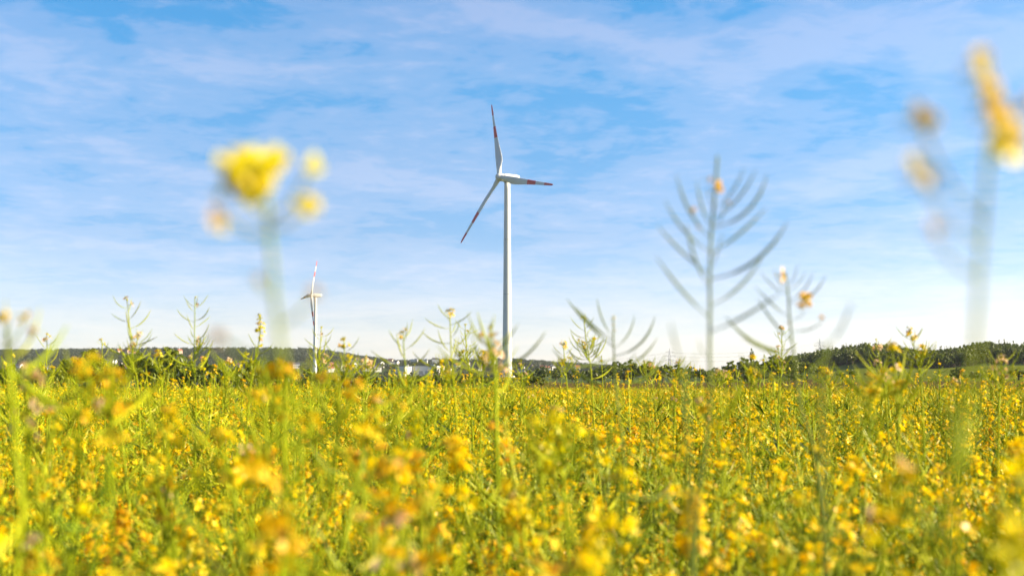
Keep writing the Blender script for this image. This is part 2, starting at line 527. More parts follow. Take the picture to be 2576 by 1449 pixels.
def crown_leaves(mb, center, rx, ry, rz, nclump, nleaf, size, rng, flat=0.0):
    for _ in range(nclump):
        while True:
            d = Vector((rng.gauss(0, 1), rng.gauss(0, 1), rng.gauss(0, 1)))
            if d.length > 0.1:
                break
        d.normalize()
        rr = rng.uniform(0.45, 1.0) ** 0.6
        c = Vector((center[0] + d.x * rx * rr, center[1] + d.y * ry * rr, center[2] + d.z * rz * rr))
        cr = rng.uniform(0.16, 0.30) * (rx + rz) * 0.5
        for _ in range(nleaf):
            e = Vector((rng.gauss(0, 1), rng.gauss(0, 1), rng.gauss(0, 0.8)))
            e = e.normalized() * cr * rng.uniform(0.3, 1.0)
            p = c + e
            nrm = (e.normalized() * 0.8 + d * 0.6 + Vector((rng.gauss(0, .5), rng.gauss(0, .5), rng.gauss(0, .5)))).normalized()
            a = nrm.orthogonal().normalized()
            b = nrm.cross(a)
            th = rng.uniform(0, 6.28)
            a, b = a * math.cos(th) + b * math.sin(th), b * math.cos(th) - a * math.sin(th)
            s = size * rng.uniform(0.6, 1.3)
            o = len(mb.v)
            mb.v += [(p - a * s)[:], (p + b * s * .55 - a * s * .1)[:], (p + a * s)[:], (p - b * s * .55 + a * s * .1)[:]]
            mb.face((o, o + 1, o + 2, o + 3))


M_TREES = [leafy('tree_leaves_fresh', [(0.0, (0.11, 0.14, 0.010)), (0.6, (0.16, 0.19, 0.012)), (1.0, (0.21, 0.225, 0.016))], 0.35, objvar=0.5),
           leafy('tree_leaves_deep', [(0.0, (0.07, 0.10, 0.013)), (0.6, (0.115, 0.14, 0.016)), (1.0, (0.165, 0.18, 0.02))], 0.3, objvar=0.5),
           leafy('tree_leaves_hill_hazed', [(0.0, (0.055, 0.07, 0.040)), (0.6, (0.075, 0.088, 0.048)), (1.0, (0.10, 0.11, 0.056))], 0.2, objvar=0.5)]  # last one greyer: distance haze put into the far leaf colour


def tree_meshes(kind, seed, nclump, nleaf, size, mat):
    """unit tree, height 1: trunk and crown meshes"""
    rng = random.Random(seed)
    tb, cb = MB(), MB()
    if kind == 'round':
        tb.tube([(0, 0, -0.04), (0.005, 0, .2), (0.01, .01, .45), (0, 0, .75)], [.035, .026, .018, .006], 7)
        for k in range(5):
            a = rng.uniform(0, 6.28)
            tb.tube([(0, 0, .25 + .07 * k), (.12 * math.cos(a), .12 * math.sin(a), .42 + .07 * k), (.22 * math.cos(a), .22 * math.sin(a), .55 + .06 * k)], [.014, .009, .004], 5)
        for k in range(4):
            a = k * 1.57 + rng.uniform(-.4, .4)
            q = rng.uniform(.08, .17)
            crown_leaves(cb, (q * math.cos(a), q * math.sin(a), rng.uniform(.45, .68)), rng.uniform(.2, .28), rng.uniform(.2, .28), rng.uniform(.2, .3), nclump // 4, nleaf, size, rng)
    elif kind == 'pointed':
        tb.tube([(0, 0, -0.04), (0, 0, .5), (0, 0, .95)], [.025, .014, .004], 6)
        for k in range(6):
            q = k / 5
            rr = lerp(.24, .04, q)
            crown_leaves(cb, (rng.uniform(-.02, .02), rng.uniform(-.02, .02), lerp(.25, .93, q)), rr, rr, .11, max(3, int(nclump / 6 * (1.5 - q))), nleaf, size, rng)
    elif kind == 'column':
        tb.tube([(0, 0, -0.04), (0, 0, .5), (0, 0, .9)], [.02, .012, .003], 6)
        crown_leaves(cb, (0, 0, .54), .13, .13, .43, nclump, nleaf, size, rng)
    elif kind == 'bush':
        tb.tube([(0, 0, -0.05), (0.02, 0, .3), (0.05, .02, .6)], [.04, .03, .01], 6)
        tb.tube([(0, 0, 0), (-.2, .05, .35), (-.3, .1, .6)], [.03, .02, .008], 6)
        for k in range(4):
            a = k * 1.57 + rng.uniform(-.5, .5)
            crown_leaves(cb, (.32 * math.cos(a), .32 * math.sin(a), rng.uniform(.35, .55)), .36, .36, .40, nclump // 4, nleaf, size, rng)
    return tb.mesh('trunk', M_BARK, True), cb.mesh('crown', mat)


TREES = {'round': [tree_meshes('round', s, 56, 26, .05, M_TREES[s % 2]) for s in range(4)],
         'pointed': [tree_meshes('pointed', s + 20, 46, 18, .042, M_TREES[1]) for s in range(3)],
         'column': [tree_meshes('column', 31, 40, 20, .036, M_TREES[1])],
         'bush': [tree_meshes('bush', s + 40, 56, 26, .085, M_TREES[s % 2]) for s in range(3)]}


def tree(px, top, Y, width, label, kind='round', group=None, var=None, hgt=None, dz=0.0):
    """a tree whose crown top shows at (px, top), about width pixels wide, standing on the terrain at distance Y"""
    p = at(px, top, Y)
    gz = terrain(p.x, p.y) + dz
    h = p.z - gz if hgt is None else hgt
    wd = width / F * Y
    tm, cm = TREES[kind][RND.randrange(len(TREES[kind])) if var is None else var]
    nat = {'round': .72, 'pointed': .5, 'column': .3, 'bush': 1.3}[kind]
    if group:
        label = ' '.join((label + ', ' + spot(px)).split()[:16])
    t = root('bush' if kind == 'bush' else 'tree', (p.x, p.y, gz), label, 'bush' if kind == 'bush' else 'tree', group, RND.uniform(0, 6.28))
    s = wd / nat
    t.scale = (s, s, h * 1.1)
    link('trunk', tm, t)
    link('crown', cm, t)
    return t


# left group beyond the crop
tree(222, 878, 330, 118, 'broad bright green tree rising behind the crop at the far left', var=0)
tree(350, 876, 340, 100, 'left one of the pair of round dark trees below the far hill', var=2)
tree(432, 875, 345, 104, 'right one of the pair of round dark trees below the far hill', var=0)
g = 'dark bushes along the left field edge'
lb = 'dark green hedge bush behind the left field edge'
for px, top, w in ((-60, 920, 90), (20, 922, 80), (75, 915, 80), (130, 920, 80), (175, 908, 70), (280, 908, 70), (390, 905, 80), (490, 916, 80), (545, 908, 75), (600, 914, 75), (650, 910, 80), (705, 912, 80), (745, 922, 70), (790, 930, 60)):
    tree(px, top, RND.uniform(300, 335), w, lb, 'bush', g, dz=-0.4)
g = 'low bushes behind the middle field edge'
lb = 'low dark bush behind the middle field edge'
for px, top, w in ((850, 945, 60), (900, 942, 65), (950, 944, 65), (1000, 946, 60), (1050, 943, 70), (1100, 940, 70), (1150, 942, 70), (1200, 944, 70), (1238, 946, 60)):
    tree(px, top, RND.uniform(330, 380), w, lb, 'bush', g, dz=-0.4)
tree(1345, 943, 300, 72, 'rounded bright green bush just right of the large turbine base', 'bush', var=0, dz=-.3)
g = 'dark trees right of the large turbine'
lb = 'dark tree in the row right of the large turbine'
for px, top, w in ((1300, 938, 40), (1330, 930, 44), (1365, 921, 48), (1400, 926, 46), (1440, 930, 44)):
    tree(px, top, RND.uniform(640, 700), w, lb, 'round', g, dz=-1)
# belt of trees behind the brown field
g = 'belt of trees behind the ploughed field'
lb = 'dark green tree of the belt behind the ploughed field'
for px, top, w in ((1480, 925, 50), (1515, 915, 52), (1550, 908, 56), (1590, 904, 58), (1630, 906, 56), (1668, 912, 52), (1705, 916, 50), (1735, 922, 44), (1765, 926, 42), (1800, 924, 42), (1500, 940, 50), (1570, 935, 60), (1650, 935, 60), (1720, 938, 50), (1780, 940, 50), (1830, 938, 50), (1880, 940, 56), (1940, 940, 56), (2000, 940, 56)):
    tree(px, top, RND.uniform(600, 640), w, lb, 'round', g, dz=-.6)
g = 'tall fresh green trees at the right end of the belt'
lb = 'fresh green tree at the tall end of the belt'
for px, top, w in ((1838, 908, 48), (1872, 899, 54), (1905, 903, 50), (1945, 893, 56), (1990, 897, 54), (2030, 905, 50), (2062, 912, 46)):
    tree(px, top, RND.uniform(610, 650), w, lb, 'round', g, var=RND.choice((0, 2)), dz=-.6)
tree(1892, 884, 655, 14, 'slim pointed tree standing above the belt of broad trees', 'column', dz=-.6)
# single trees on the meadow
for px, top, Y, w, kd, lb in ((2118, 934, 520, 24, 'round', 'left tree of the pair on the meadow below the wooded hill'), (2144, 929, 520, 34, 'round', 'right tree of the pair on the meadow below the wooded hill'),
                              (2196, 935, 540, 40, 'bush', 'wide low bush on the meadow right of the pair of trees'), (2410, 924, 470, 40, 'bush', 'dense rounded bush on the meadow near the right edge'),
                              (2452, 932, 480, 36, 'bush', 'wider lower bush on the meadow beside the dense rounded one'), (2562, 928, 450, 58, 'round', 'round tree with a clear trunk at the right edge of the meadow')):
    tree(px, top, Y, w, lb, kd)


# trees one can tell apart on the crest of the right hill
def crest(pxs, g, lb, kinds):
    for px, top in pxs:
        k = RND.choice(kinds)
        Y = RND.uniform(985, 1030)
        tree(px + RND.uniform(-4, 4), top, Y, RND.uniform(26, 38) if k == 'round' else RND.uniform(20, 26), lb, k, g, dz=-1.0)


crest([(1960, 896), (1985, 893), (2008, 888), (2032, 884), (2056, 879), (2080, 876), (2104, 872), (2128, 869), (2152, 867), (2176, 864), (2200, 863), (2224, 865), (2250, 869), (2276, 873), (2300, 878), (2322, 884)],
      'trees along the crest of the rounded wooded hill', 'tree on the rounded hill crest', ['round'])
crest([(2344, 882), (2366, 876), (2388, 874), (2412, 871), (2434, 868), (2456, 866), (2472, 860), (2492, 857), (2512, 862), (2530, 859), (2552, 863), (2574, 866), (2600, 862), (2630, 864)],
      'pointed trees along the right ridge', 'tree on the far right ridge', ['pointed', 'pointed', 'round'])


def scatter(name, label, cat, pts, protos):
    """one object holding a mass of plants too many to count: points with geometry-node copies of the prototype meshes"""
    P = np.array([p[:3] for p in pts], np.float32)
    me = bpy.data.meshes.new(name)
    me.from_pydata(P.tolist(), [], [])
    for an, dt, vals in (('rot', 'FLOAT_VECTOR', [v for p in pts for v in p[3]]), ('scl', 'FLOAT_VECTOR', [v for p in pts for v in p[4]]), ('idx', 'INT', [p[5] for p in pts])):
        a = me.attributes.new(an, dt, 'POINT')
        a.data.foreach_set('vector' if dt == 'FLOAT_VECTOR' else 'value', vals)
    o = tag(link(name, me), label, cat, kind='stuff')
    ng = bpy.data.node_groups.new(name, 'GeometryNodeTree')
    ng.interface.new_socket('Geometry', in_out='INPUT', socket_type='NodeSocketGeometry')
    ng.interface.new_socket('Geometry', in_out='OUTPUT', socket_type='NodeSocketGeometry')
    nn, ll = ng.nodes, ng.links
    gi, go = nn.new('NodeGroupInput'), nn.new('NodeGroupOutput')
    at_r, at_s, at_i = (nn.new('GeometryNodeInputNamedAttribute') for _ in range(3))
    at_r.data_type = at_s.data_type = 'FLOAT_VECTOR'
    at_i.data_type = 'INT'
    for nd, s in ((at_r, 'rot'), (at_s, 'scl'), (at_i, 'idx')):
        nd.inputs[0].default_value = s
    join = nn.new('GeometryNodeJoinGeometry')
    for k, pm in enumerate(protos):
        po = bpy.data.objects.new(pm.name + '_source', pm)
        oi = nn.new('GeometryNodeObjectInfo')
        oi.inputs['Object'].default_value = po
        cmp_ = nn.new('FunctionNodeCompare')
        cmp_.data_type, cmp_.operation = 'INT', 'EQUAL'
        ints = [s for s in cmp_.inputs if s.type == 'INT']
        ll.new([s for s in at_i.outputs if s.enabled and s.name == 'Attribute'][0], ints[0])
        ints[1].default_value = k
        ip = nn.new('GeometryNodeInstanceOnPoints')
        ll.new(gi.outputs[0], ip.inputs['Points'])
        ll.new(cmp_.outputs[0], ip.inputs['Selection'])
        ll.new(oi.outputs['Geometry'], ip.inputs['Instance'])
        ll.new([s for s in at_r.outputs if s.enabled and s.name == 'Attribute'][0], ip.inputs['Rotation'])
        ll.new([s for s in at_s.outputs if s.enabled and s.name == 'Attribute'][0], ip.inputs['Scale'])
        ll.new(ip.outputs[0], join.inputs[0])
    ll.new(join.outputs[0], go.inputs[0])
    md = o.modifiers.new('scatter', 'NODES')
    md.node_group = ng
    return o


def joined(tm, cm, mat, name):
    me = MB()
    for src, mi in ((tm, 0), (cm, 1)):
        o = len(me.v)
        me.v += [v.co[:] for v in src.vertices]
        for p in src.polygons:
            me.face([i + o for i in p.vertices], mi)
    return me.mesh(name, [M_BARK, mat])


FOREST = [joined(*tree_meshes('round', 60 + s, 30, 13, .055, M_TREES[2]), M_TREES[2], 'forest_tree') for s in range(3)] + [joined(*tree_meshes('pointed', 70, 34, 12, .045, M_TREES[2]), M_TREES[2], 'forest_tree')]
NEARWOOD = [joined(*tree_meshes('round', 80 + s, 44, 20, .052, M_TREES[0 if s == 2 else 1]), M_TREES[0 if s == 2 else 1], 'wood_tree') for s in range(3)] + [joined(*tree_meshes('pointed', 90, 36, 14, .035, M_TREES[1]), M_TREES[1], 'wood_tree')]


def wood_points(n, pxr, Yr, hr, ok):
    pts = []
    while len(pts) < n:
        px, Y = RND.uniform(*pxr), math.sqrt(RND.uniform(Yr[0] ** 2, Yr[1] ** 2))
        if not ok(px, Y):
            continue
        x = (px - W / 2) / F * Y
        h = RND.uniform(*hr)
        w = h * RND.uniform(0.75, 1.1)
        pts.append((x, Y, terrain(x, Y) - .5, (0, 0, RND.uniform(0, 6.28)), (w, w, h), 3 if RND.random() < .2 else RND.randrange(3)))
    return pts


def right_wood(px, Y):
    lo = 830 if px > 2040 else 880
    if 2000 < px < 2180 and Y < 905:
        return False                      # the open slope left of the wood
    if 2520 < px < 2580 and 930 < Y < 960:
        return False
    return Y > lo + 22 * math.sin(px * .013) + 12 * math.sin(px * .041)


scatter('hillside_wood', 'dark mixed wood covering the low hill on the right', 'wood', wood_points(3200, (1930, 3300), (800, 1040), (7.5, 13), right_wood), NEARWOOD)


def far_ok(px, Y):
    v = math.sin(px * .021 + Y * .004) + math.sin(px * .008 - Y * .0031)
    return RND.random() < (0.9 if Y > 2550 else (0.42 if v > 0 else 0.16))


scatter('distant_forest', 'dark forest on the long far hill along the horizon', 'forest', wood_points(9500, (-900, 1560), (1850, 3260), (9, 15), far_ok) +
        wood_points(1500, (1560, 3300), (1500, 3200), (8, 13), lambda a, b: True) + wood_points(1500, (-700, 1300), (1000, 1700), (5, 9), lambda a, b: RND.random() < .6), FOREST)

# ------------------------------------------------------------------ air
def build_haze():
    m, g = new_mat('summer_haze')
    v = g.n('ShaderNodeVolumePrincipled', {'Color': (0.86, 0.93, 1.0, 1), 'Density': 0.00003, 'Anisotropy': 0.2})
    o = g.n('ShaderNodeOutputMaterial')
    g.t.links.new(v.outputs[0], o.inputs['Volume'])
    mb = MB().box(-9400, 9400, -9400, 9400, -9.5, 175)
    tag(link('haze', mb.mesh('haze', m)), kind='stuff')


build_haze()

# ------------------------------------------------------------------ buildings
HWALL = {}


def house_meshes(w, d, h, rh, wi, ri):
    wm = MB().box(-w / 2, w / 2, -d / 2, d / 2, -2, h)
    o = len(wm.v)
    wm.v += [(-w / 2, -d / 2, h), (-w / 2, d / 2, h), (-w / 2, 0, h + rh * .94), (w / 2, -d / 2, h), (w / 2, d / 2, h), (w / 2, 0, h + rh * .94)]
    wm.face((o, o + 2, o + 1))
    wm.face((o + 3, o + 4, o + 5))
    rm = MB()
    e, t = 0.5, .25
    for s in (-1, 1):
        b = len(rm.v)
        y0, z0 = s * (d / 2 + e), h - e * rh / (d / 2)
        rm.v += [(-w / 2 - e, y0, z0), (w / 2 + e, y0, z0), (w / 2 + e, 0, h + rh), (-w / 2 - e, 0, h + rh), (-w / 2 - e, y0, z0 + t), (w / 2 + e, y0, z0 + t), (w / 2 + e, 0, h + rh + t), (-w / 2 - e, 0, h + rh + t)]
        for q in ((0, 1, 2, 3), (4, 5, 6, 7), (0, 1, 5, 4), (1, 2, 6, 5), (3, 0, 4, 7)):
            rm.face([b + i for i in q])
    return wm.mesh('wall', M_WALLS[wi]), rm.mesh('roof', M_ROOFS[ri])


HOUSES = [house_meshes(11, 9, 5.5, 4, 0, 0), house_meshes(13, 10, 6.5, 4, 0, 1), house_meshes(10, 9, 6, 4.5, 1, 2), house_meshes(15, 10, 8, 3.5, 0, 1), house_meshes(11, 9, 6, 4, 2, 0)]
WINM = MB().box(-.7, .7, -.06, .06, -.8, .8).mesh('window', M_GLASS)


def house(px, base, Y, k, label, group, rz=None, s=1.0):
    p = at(px, base, Y)
    gz = terrain(p.x, p.y)
    if group:
        label = label + ', ' + spot(px)
    h = root('house', (p.x, p.y, max(gz, p.z)), label, 'house', group, RND.uniform(-.9, .9) if rz is None else rz)
    s *= .68
    h.scale = (s, s, s)
    wm, rm = HOUSES[k]
    w = link('wall', wm, h)
    link('roof', rm, h)
    xs = [v.co for v in wm.vertices]
    dd = max(v.y for v in xs)
    for q in (-3, 0, 3):
        link('window', WINM, w, Matrix.Translation((q, -dd - .03, 3.2)))
    return h


g = 'houses of the village below the far hill'
lb = 'small pale village house under the far hill'
for i in range(26):
    px = RND.uniform(800, 1000)
    base = RND.uniform(908, 934) if px > 860 else RND.uniform(918, 936)
    if px > 950:
        base = RND.uniform(914, 930)
    Y = lerp(2500, 1750, (base - 905) / 32)
    house(px, base, Y, RND.choice((0, 1, 1, 3, 2)), lb, g, s=RND.uniform(.8, 1.15))
g = 'houses scattered at the foot of the left far hill'
lb = 'small house low on the left far hill'
for px, base, k in ((12, 934, 0), (48, 930, 3), (96, 932, 0), (110, 929, 2), (122, 934, 1), (164, 924, 0), (172, 929, 3), (255, 922, 2), (276, 918, 3), (286, 915, 1), (302, 922, 0), (318, 930, 4), (600, 922, 0), (690, 929, 1), (745, 925, 3)):
    house(px, base, lerp(2450, 1900, (base - 905) / 32), k, lb, g, s=RND.uniform(.8, 1.1))
g = 'houses high on the left far hill'
lb = 'orange roofed house high on the left far hill'
for px, base in ((300, 888), (312, 891), (322, 886), (328, 889), (338, 893), (452, 888)):
    house(px, base, 2750, 4, lb, g, s=RND.uniform(.9, 1.2))
house(511, 908, 2400, 4, 'tall pink house below the far hill between the two racemes on the left', None, rz=.3, s=1.1)
g = 'houses right of the large turbine'
lb = 'tiny white house on the far slope'
for px, base in ((1337, 928), (1366, 930), (1378, 931), (1390, 929), (1412, 933), (1312, 934), (1452, 930)):
    house(px, base, lerp(2500, 1900, (base - 905) / 32), RND.choice((0, 1)), lb, g, s=RND.uniform(.8, 1.0))
g = 'houses left of the large turbine'
lb = 'small house on the far slope by the warehouses'
for px, base in ((1150, 925), (1178, 920), (1205, 931), (1240, 912), (1130, 935), (1095, 912)):
    house(px, base, lerp(2500, 1800, (base - 905) / 32), RND.choice((0, 3)), lb, g, s=RND.uniform(.8, 1.1))


def block(name, px0, px1, top, base, Y, depth, label, rows, cols, rz=0.0, cat='building'):
    a, b = at(px0, base, Y), at(px1, top, Y)
    w, h = b.x - a.x, b.z - a.z
    r = root(name, (a.x + w / 2, Y + depth / 2, a.z), label, cat, None, rz)
    wl = link('wall', MB().box(-w / 2, w / 2, -depth / 2, depth / 2, -4, h).mesh('wall', M_WALLS[0]), r)
    rf = MB().box(-w / 2 - .3, w / 2 + .3, -depth / 2 - .3, depth / 2 + .3, h + .003, h + .5)
    link('roof', rf.mesh('roof', M_GREYM), r)
    ux = MB().box(-2, 2, -1.5, 1.5, 0, 1.8)
    link('roof_unit', ux.mesh('roof_unit', M_GREYM), r, Matrix.Translation((w * .2, 0, h + .505)))
    if rows:
        wm = MB().box(-w / cols * .32, w / cols * .32, -.05, .05, -h / rows * .2, h / rows * .2).mesh('window', M_GLASS)
        for i in range(rows):
            for j in range(cols):
                link('window', wm, wl, Matrix.Translation((-w / 2 + w * (j + .5) / cols, -depth / 2 - .03, h * (i + .55) / rows)))
    return r


block('apartment_block', 1033, 1050, 905, 917, 2300, 14, 'left one of two pale flat-roofed apartment blocks above the warehouses', 4, 4)
block('apartment_block', 1062, 1074.5, 906, 920, 2300, 14, 'right one of two pale flat-roofed apartment blocks above the warehouses', 4, 3)
block('warehouse', 1002, 1028, 922, 942, 1560, 30, 'smaller white warehouse left of the long one, below the far hill', 0, 0, math.radians(-14), 'warehouse')
wh = block('warehouse', 1034, 1108, 921, 943, 1580, 40, 'long white warehouse with a row of dark poplars in front', 0, 0, math.radians(-10), 'warehouse')
dm = MB().box(-2.2, 2.2, -.06, .06, 0, 4.2).mesh('loading_door', M_GREYM)
for q in (-9, -2, 5):
    link('loading_door', dm, wh, Matrix.Translation((q, -20.06, .3)))
g = 'poplars in front of the long warehouse'
for px, top in ((1090, 926), (1097, 925), (1104, 928), (1111, 926), (1118, 930)):
    tree(px, top, 1480, 9, 'slim dark poplar before the long white warehouse', 'column', g)
house(1227, 912, 2500, 3, 'wide flat white house on the ridge left of the turbine tower', None, rz=0, s=1.2)
house(2487, 876, 1040, 1, 'small white hut at the edge of the wood on the right ridge', None, rz=.4, s=.5)


# ------------------------------------------------------------------ pylon, cables, mast
def pylon(px, top, base_Y, label, Hh=36):
    p = at(px, top, base_Y)
    gz = p.z - Hh
    r = root('pylon', (p.x, p.y, gz), label, 'pylon')
    for sx in (-1, 1):
        for sy in (-1, 1):
            link('leg', MB().tube([(sx * 2.6, sy * 2.6, -3), (sx * .7, sy * .7, Hh * .72), (sx * .08, sy * .08, Hh)], [.2, .14, .08], 4).mesh('leg', M_DARKM), r)
    lm = MB()
    zs = [0, 5, 10, 14.5, 18.5, 22, 25]
    for i in range(len(zs) - 1):
        w0, w1 = lerp(2.6, .7, zs[i] / (Hh * .72)), lerp(2.6, .7, zs[i + 1] / (Hh * .72))
        for sx in (-1, 1):
            lm.tube([(sx * w0, -w0, zs[i]), (sx * w1, w1, zs[i + 1])], [.08, .08], 3)
            lm.tube([(-w0, sx * w0, zs[i]), (w1, sx * w1, zs[i + 1])], [.08, .08], 3)
            lm.tube([(w0, sx * w0, zs[i]), (-w1, sx * w1, zs[i + 1])], [.08, .08], 3)
    tag(link('lattice_bracing', lm.mesh('lattice_bracing', M_DARKM), r), kind='stuff')
    ends = []
    for z, hw in ((Hh * .66, 5.2), (Hh * .78, 6.6), (Hh * .89, 4.2)):
        am = MB()
        for s in (-1, 1):
            am.tube([(s * .5, 0, z - .6), (s * hw, 0, z)], [.13, .07], 4)
            am.tube([(s * .5, 0, z + .8), (s * hw, 0, z)], [.13, .07], 4)
            ends.append(Vector((p.x + s * hw, p.y, gz + z - .9)))
            link('insulator', MB().tube([(s * hw, 0, z), (s * hw, 0, z - .9)], [.1, .1], 5).mesh('insulator', M_GREYM), r)
        link('cross_arm', am.mesh('cross_arm', M_DARKM), r)
    return ends


e1 = pylon(1684, 876, 1500, 'dark lattice pylon standing behind the belt of trees')
e2 = pylon(2062, 853, 1560, 'second lattice pylon, only its tip showing over the wooded hill', 34)
e0 = [v + Vector((-235, 120, -14)) for v in e1]
g = 'power lines hung from the lattice pylon'
for ea, eb, lb in ((e1, e2, 'thin power line running right from the lattice pylon'), (e0, e1, 'thin power line running left from the lattice pylon')):
    for a, b in zip(ea, eb):
        pts = [a.lerp(b, i / 14) - Vector((0, 0, 5 * 4 * (i / 14) * (1 - i / 14))) for i in range(15)]
        o = link('power_line', MB().tube(pts, [.07] * 15, 3).mesh('power_line', M_DARKM))
        tag(o, lb, 'power line', g)

# ------------------------------------------------------------------ rapeseed: piece templates
UP = Vector((0, 0, 1))


def pod_template(bend, n, seg_r, fat=1.0):
    """pedicel then a slim curved pod, rising from the origin: +X outwards, +Z up; bend 0 straight .. 1 strongly curved"""
    a0, a1 = math.radians(lerp(42, 12, bend)), math.radians(lerp(52, 82, bend))
    pts, z, x = [(0, 0, 0)], 0.0, 0.0
    lens = [.010, .010, .007, .012, .016, .018, .016, .012]
    tot, acc = sum(lens), 0.0
    for l in lens:
        acc += l
        a = lerp(a0, a1, (acc / tot) ** 1.0)
        x, z = x + l * math.cos(a), z + l * math.sin(a)
        pts.append((x, 0, z))
    rr = [.0010, .0010, .0011, .0020, .0024, .0025, .0023, .0013, .0005]
    if seg_r == 'low':
        idx = [0, 2, 3, 5, 7, 8]
        pts, rr = [pts[i] for i in idx], [rr[i] for i in idx]
    return MB().tube(pts, [q * fat for q in rr], n, 0, cap=False), Vector((x, 0, z))


PODS_HI = [pod_template(b, 6, 'hi') for b in (0.1, .45, .75, 1.0)]
PODS_LO = [pod_template(b, 3, 'low', 1.15) for b in (0.1, .45, .75, 1.0)]


def petal(mb, az, open_, L=.0105, mi=0, hi=True):
    ca, sa = math.cos(az), math.sin(az)
    rows = [(.0, .0007), (.35, .0016), (.68, .0041), (.9, .0038), (1.0, .0015)] if hi else [(.0, .0008), (.6, .0040), (1.0, .0022)]
    o = len(mb.v)
    for k, (t, w) in enumerate(rows):
        el = lerp(1.1, open_, min(1, t * 1.3))
        r_, z_ = L * t * math.cos(el), L * t * math.sin(el)
        for s in (-1, 0, 1) if hi else (-1, 1):
            dz = (-.0007 if s else 0.0)
            mb.v.append((r_ * ca - s * w * sa, r_ * sa + s * w * ca, z_ + dz + .012))
    c = 3 if hi else 2
    for k in range(len(rows) - 1):
        for j in range(c - 1):
            mb.face((o + k * c + j, o + k * c + j + 1, o + (k + 1) * c + j + 1, o + (k + 1) * c + j), mi)


def flower_template(seed, hi=True, wilt=0.0):
    """flower on a short pedicel along +Z: material 0 petals, 1 stalk, 2 centre"""
    rng = random.Random(seed)
    mb = MB()
    mb.tube([(0, 0, 0), (.0006, 0, .006), (0, 0, .0125)], [.0007, .0007, .0011], 4 if hi else 3, 1, False)
    for k in range(4):
        petal(mb, k * math.pi / 2 + rng.uniform(-.2, .2), rng.uniform(.1, .5) + wilt * rng.uniform(.5, 1.1), (.0108 if hi else .0118) * rng.uniform(.85, 1.12) * (1 - .25 * wilt), 0, hi)
    if hi:
        for k in range(5):
            a = k * 1.2566
            mb.tube([(.0008 * math.cos(a), .0008 * math.sin(a), .012), (.002 * math.cos(a), .002 * math.sin(a), .0185)], [.0005, .0008], 3, 2)
    return mb


FL_HI = [flower_template(s, True, w) for s, w in ((1, 0), (2, .25), (3, .6), (4, 1.0))]
FL_LO = [flower_template(s, False, w) for s, w in ((1, 0), (2, .3), (3, .8))]
BUD = MB().lathe([(.0002, 0), (.0007, .004), (.0016, .006), (.0018, .0085), (.0009, .0115), (.0001, .0125)], 6)
BUD_LO = MB().tube([(0, 0, 0), (0, 0, .006), (0, 0, .012)], [.0005, .0019, .0002], 3, 0, False)


def leaf_blade(L, w, droop, n=6):
    mb = MB()
    for k in range(n + 1):
        t = k / n
        wd = w * math.sin(math.pi * min(1, t * .92 + .06)) ** .8
        a = lerp(1.0, -droop, t)
        x = L * t * math.cos(a * .6)
        z = L * (t * .75 - droop * .55 * t * t)
        for s in (-1, 0, 1):
            mb.v.append((x, s * wd, z + (abs(s) * wd * .35)))
    for k in range(n):
        for j in range(2):
            mb.face((k * 3 + j, k * 3 + j + 1, (k + 1) * 3 + j + 1, (k + 1) * 3 + j))
    return mb


LEAVES = [leaf_blade(.13, .017, .6), leaf_blade(.10, .012, .2), leaf_blade(.17, .03, 1.0)]


def place_pod(S, T, tmpl_end, roll=0.0):
    """matrix that carries a pod template from attachment S to tip T, curving upwards"""
    V = T - S
    hx = Vector((V.x, V.y, 0))
    if hx.length < 1e-6:
        hx = Vector((1, 0, 0))
    hl = hx.length
    hx.normalize()
    c = tmpl_end
    k = V.length / c.length
    a = math.atan2(V.z, hl) - math.atan2(c.z, c.x)
    ys = UP.cross(hx)
    Mb = Matrix(((hx.x, ys.x, 0, 0), (hx.y, ys.y, 0, 0), (hx.z, ys.z, 1, 0), (0, 0, 0, 1)))
    return Matrix.Translation(S) @ Mb @ Matrix.Rotation(-a, 4, 'Y') @ Matrix.Scale(k, 4)


def frame(P, Z, az=0.0, s=1.0):
    Z = Z.normalized()
    a = Z.orthogonal().normalized()
    b = Z.cross(a)
    M = Matrix(((a.x, b.x, Z.x, P.x), (a.y, b.y, Z.y, P.y), (a.z, b.z, Z.z, P.z), (0, 0, 0, 1)))
    return M @ Matrix.Rotation(az, 4, 'Z') @ Matrix.Scale(s, 4)


def along(path, t):
    f = t * (len(path) - 1)
    i = min(int(f), len(path) - 2)
    p = path[i].lerp(path[i + 1], f - i)
    return p, (path[i + 1] - path[i]).normalized()


